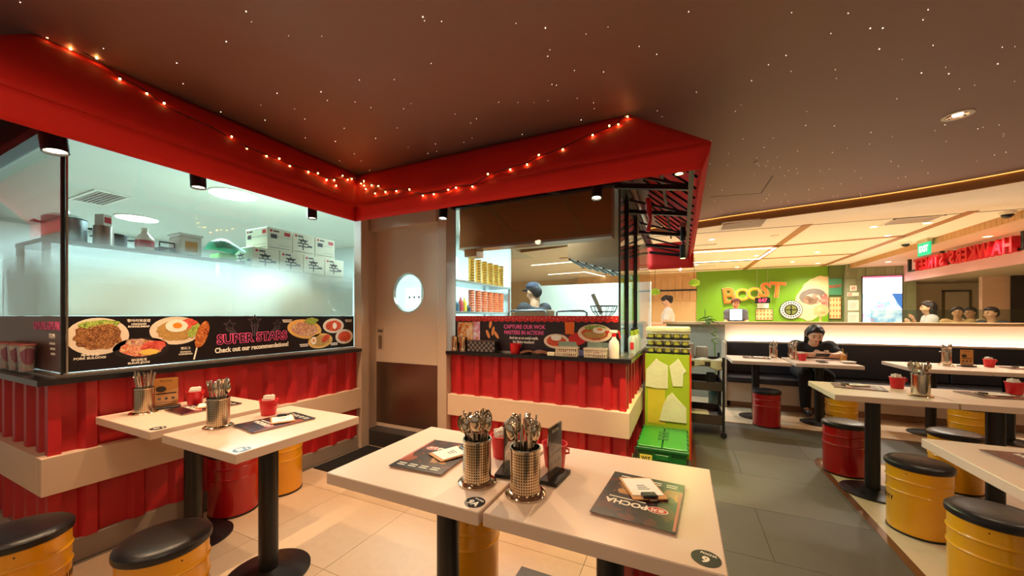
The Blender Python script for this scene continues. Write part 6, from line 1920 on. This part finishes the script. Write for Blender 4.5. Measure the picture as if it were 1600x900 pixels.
def person(label, J, head_c, head_rot, shirt, trousers, h=0.012, f=1.0, sleeve=0.45, hair='short', hands=None, cap=None, group=None, fine=0.02, shoes=(40, 36, 40), skin=None):
    """J: joints pelvis, chest, neck, shoulders sL sR, elbows eL eR, wrists wL wR, hips hL hR, knees kL kR, ankles aL aR"""
    R3 = Matrix.Rotation(head_rot[2], 3, 'Z') @ Matrix.Rotation(head_rot[0], 3, 'X') @ Matrix.Rotation(head_rot[1], 3, 'Y')
    hp, P = head_prims(head_c, R3, f)
    torso = [('c', J['pelvis'], J['waist'], 0.125 * f, 0.115 * f), ('c', J['waist'], J['chest'], 0.115 * f, 0.120 * f)]
    for s in 'LR':
        torso += [('c', J['chest'], J['s' + s], 0.10 * f, 0.062 * f), ('c', J['waist'], J['s' + s], 0.085 * f, 0.07 * f), ('c', J['pelvis'], J['h' + s], 0.11 * f, 0.095 * f)]
    neck = [('c', J['chest'], J['neck'], 0.07 * f, 0.055 * f), ('c', J['neck'], P(0, -0.01, -0.05), 0.052 * f, 0.052 * f)]
    arms, legs, sleeves, pants, feet = [], [], [], [], []
    for s in 'LR':
        S0, E0, W0 = Vector(J['s' + s]), Vector(J['e' + s]), Vector(J['w' + s])
        arms += [('c', tuple(S0), tuple(E0), 0.054 * f, 0.042 * f), ('c', tuple(E0), tuple(W0), 0.043 * f, 0.028 * f)]
        sleeves += [('c', tuple(S0), tuple(S0.lerp(E0, min(1, sleeve * 1.25))), 0.068 * f, 0.060 * f)]
        if sleeve > 0.9:
            sleeves += [('c', tuple(E0), tuple(E0.lerp(W0, 0.9)), 0.056 * f, 0.042 * f)]
        if hands and s in hands:
            arms += hand_prims(W0, *hands[s], f=f)
        else:
            arms += hand_prims(W0, W0 - E0, (0, 0, 1) if abs((W0 - E0).normalized().z) < 0.8 else (1, 0, 0), (1 if s == 'R' else -1, 0, 0.01), f)
        H0, K0, A0 = Vector(J['h' + s]), Vector(J['k' + s]), Vector(J['a' + s])
        legs += [('c', tuple(H0), tuple(K0), 0.085 * f, 0.058 * f), ('c', tuple(K0), tuple(A0), 0.056 * f, 0.038 * f)]
        toe = A0 + Vector(J['toe']) * 0.15 * f
        toe.z = A0.z - 0.035 * f
        feet += [('c', (A0.x, A0.y, A0.z - 0.03 * f), tuple(toe), 0.036 * f, 0.030 * f)]
        legs += [('c', tuple(A0), tuple(toe), 0.034 * f, 0.026 * f)]
        pants += [('c', tuple(H0), tuple(K0), 0.100 * f, 0.074 * f), ('c', tuple(K0), tuple(A0 + Vector((0, 0, 0.03 * f))), 0.072 * f, 0.056 * f)]
    o = implicit(hp + torso + neck + arms + legs, h, fine).build('person', skin or SKIN, None, True)
    for q in o.data.polygons:
        q.use_smooth = True
    tag(o, label, 'person', group)
    g = lambda pr, d: [(p[0], p[1], p[2], p[3] + d, p[4] + d) for p in pr]
    def part(pr, nm, mt, kk=0.03, cuts=(), hh=None):
        c = implicit(pr, hh or h * 1.15, kk, cuts).build(nm, mt, o, True)
        for q in c.data.polygons:
            q.use_smooth = True
        return c
    part(g(torso, 0.016 * f) + sleeves, 'shirt', M('shirt_%d_%d_%d' % shirt, shirt, 0.85, var=0.1, scale=14, bump=0.2, bscale=18))
    part(pants + [('c', J['pelvis'], J['hL'], 0.125 * f, 0.11 * f), ('c', J['pelvis'], J['hR'], 0.125 * f, 0.11 * f)], 'trousers', M('cloth_%d_%d_%d' % trousers, trousers, 0.85, var=0.12, bump=0.2, bscale=18))
    for ft in feet:
        part([(ft[0], ft[1], ft[2], ft[3] + 0.008, ft[4] + 0.008)], 'shoe', M('shoe_%d_%d_%d' % shoes, shoes, 0.5))
    # hair
    hr = [('e', P(0, -0.022, 0.045), (0.092 * f, 0.095 * f, 0.092 * f)), ('e', P(0, -0.05, 0.0), (0.085 * f, 0.06 * f, 0.08 * f)), ('c', P(-0.05, 0.058, 0.082), P(0.045, 0.066, 0.088), 0.017 * f, 0.014 * f), ('c', P(0, 0.03, 0.108), P(0.02, 0.055, 0.10), 0.024 * f, 0.02 * f), ('c', P(-0.078, 0.015, 0.05), P(-0.08, 0.005, 0.0), 0.016 * f, 0.009 * f), ('c', P(0.078, 0.015, 0.05), P(0.08, 0.005, 0.0), 0.016 * f, 0.009 * f)]
    if hair == 'long':
        hr += [('c', P(-0.06, -0.04, 0.02), P(-0.06, -0.05, -0.18), 0.045 * f, 0.03 * f), ('c', P(0.06, -0.04, 0.02), P(0.06, -0.05, -0.18), 0.045 * f, 0.03 * f), ('c', P(0, -0.06, 0.02), P(0, -0.075, -0.22), 0.06 * f, 0.04 * f)]
    if hair == 'bun':
        hr += [('e', P(0, -0.11, 0.03), (0.05 * f,) * 3)]
    part(hr, 'hair', HAIRM, 0.02, hh=min(h, 0.010))
    for s in (-1, 1):
        MB().ball(P(s * 0.031, 0.081, 0.004), 0.0095 * f, 10, 6).build('eye', EYE, o, True)
        MB().tube([P(s * 0.016, 0.092, 0.030), P(s * 0.034, 0.090, 0.034), P(s * 0.048, 0.080, 0.028)], 0.004 * f, 6).build('eyebrow', HAIRM, o)
    MB().tube([P(-0.022, 0.086, -0.055), P(0, 0.093, -0.053), P(0.022, 0.086, -0.055)], 0.0045 * f, 6).build('mouth', LIP, o)
    if cap:
        mt = M('cap_%d_%d_%d' % cap, cap, 0.8)
        c = part([('e', P(0, -0.01, 0.075), (0.100 * f, 0.108 * f, 0.068 * f))], 'cap', mt, hh=min(h, 0.010))
        MB(Matrix.Translation(Vector(P(0, 0.12, 0.06))) @ R3.to_4x4()).ball((0, 0, 0), 0.075 * f, 16, 8, (1.0, 0.9, 0.12)).build('brim', mt, c, True)
    return o

def standing(x, y, rz, H_=1.7, arms='down'):
    """standing joints; the person faces +y turned by rz"""
    s = H_ / 1.7
    Q = Matrix.Translation((x, y, 0.003)) @ Matrix.Rotation(rz, 4, 'Z')
    L_ = dict(pelvis=(0, 0, 0.93), waist=(0, 0.0, 1.08), chest=(0, 0, 1.27), neck=(0, 0.0, 1.44), sL=(-0.17, 0, 1.37), sR=(0.17, 0, 1.37), hL=(-0.09, 0, 0.88), hR=(0.09, 0, 0.88), kL=(-0.10, 0.02, 0.49), kR=(0.10, 0.02, 0.49), aL=(-0.10, 0, 0.085), aR=(0.10, 0, 0.085))
    if arms == 'down':
        L_.update(eL=(-0.24, -0.02, 1.08), eR=(0.24, -0.02, 1.08), wL=(-0.25, 0.06, 0.84), wR=(0.25, 0.06, 0.84))
    elif arms == 'fwd':
        L_.update(eL=(-0.23, 0.08, 1.10), eR=(0.23, 0.08, 1.10), wL=(-0.12, 0.30, 1.10), wR=(0.12, 0.30, 1.10))
    elif arms == 'chin':
        L_.update(eL=(-0.22, 0.10, 1.12), eR=(0.20, 0.12, 1.12), wL=(-0.06, 0.26, 1.28), wR=(0.05, 0.20, 1.33))
    J = {k: tuple(Q @ (Vector(v) * s)) for k, v in L_.items()}
    J['toe'] = tuple(Matrix.Rotation(rz, 3, 'Z') @ Vector((0, 1, 0)))
    return J, tuple(Q @ (Vector((0, 0.025, 1.585)) * s)), s

# the seated guest, hunched over a phone
J = dict(pelvis=(1.56, 6.30, 0.585), waist=(1.56, 6.27, 0.68), chest=(1.56, 6.14, 0.84), neck=(1.56, 6.05, 0.95), sL=(1.74, 6.10, 0.89), sR=(1.385, 6.10, 0.89), eL=(1.80, 5.91, 0.80), eR=(1.30, 5.91, 0.80), wL=(1.665, 5.80, 0.81), wR=(1.475, 5.80, 0.81),
         hL=(1.65, 6.26, 0.555), hR=(1.47, 6.26, 0.555), kL=(1.67, 5.93, 0.53), kR=(1.44, 5.93, 0.53), aL=(1.66, 5.98, 0.092), aR=(1.46, 5.98, 0.092), toe=(0, -1, 0))
person('guest in a black T-shirt hunched over a phone at the bench table', J, (1.56, 5.985, 1.055), (R(-24), 0, R(180)), (26, 26, 30), (22, 22, 28), h=0.0085, sleeve=0.5, hair='long',
       hands={'L': ((-0.85, -0.35, 0.08), (0.2, -0.3, 1), (0.3, -0.9, 0.1), 1.0, 0.8)[:3], 'R': ((0.85, -0.35, 0.08), (-0.2, -0.3, 1), (-0.3, -0.9, 0.1), 1.0, 0.8)[:3]}, fine=0.014, shoes=(60, 58, 62))
ph = thing('phone', 'dark phone held in the seated guest\'s hands', 'phone', (1.57, 5.735, 0.815))
MB(Matrix.Rotation(R(-35), 4, 'X')).box(-0.07, 0.07, -0.037, 0.037, -0.004, 0.004, 0.003).build('case', BMETAL, ph)
MB(Matrix.Rotation(R(-35), 4, 'X')).box(-0.065, 0.065, -0.033, 0.033, 0.004, 0.0045).build('display', glow('phone_screen', (200, 214, 230), 0.6), ph)
tag(MB().box(-0.04, 0.04, -0.075, 0.075, 0, 0.009, 0.003).build('second_phone', BMETAL), 'black phone lying on the seated guest\'s table', 'phone').location = (1.50, 5.50, TT)
# the cook
J, hc, s = standing(-1.75, 4.43, R(60), 1.72, 'fwd')
person('cook in a dark cap and dark shirt behind the wok window', J, hc, (R(-10), 0, R(60)), (50, 46, 50), (40, 40, 46), h=0.016, f=s, cap=(40, 44, 60))
# juice bar staff
J, hc, s = standing(1.18, 10.5, R(180), 1.72, 'fwd')
person('juice bar worker in a grey shirt and cap behind the till', J, hc, (R(-8), 0, R(180)), (92, 92, 96), (50, 50, 54), h=0.018, f=s, cap=(110, 60, 40))
J, hc, s = standing(-0.30, 8.75, R(95), 1.74, 'fwd')
person('worker with dark hair tied back leaning in a pale top near the pendant lamp', J, hc, (R(-30), 0, R(80)), (216, 204, 190), (90, 80, 76), h=0.018, f=s, hair='bun')
# people beyond the glass screen
for x, y, rz, hh, shirt, hair, lab, arms in ((3.92, 8.9, R(75), 1.55, (226, 222, 226), 'long', 'long-haired person in a pale top beyond the glass screen, hand at the mouth', 'chin'),
                                             (4.645, 9.7, R(150), 1.46, (222, 180, 130), 'short', 'dark-haired person in a tan checked top, left of three beyond the screen', 'down'),
                                             (5.117, 10.3, R(120), 1.46, (238, 214, 180), 'short', 'dark-haired person in a cream top, middle of three beyond the screen', 'down'),
                                             (4.665, 8.9, R(110), 1.44, (70, 68, 74), 'short', 'dark-haired person in a grey top, right of three beyond the screen', 'fwd')):
    J, hc, s = standing(x, y, rz, hh, arms)
    person(lab, J, hc, (0, 0, rz), shirt, (60, 60, 70), h=0.018, f=s, hair=hair)
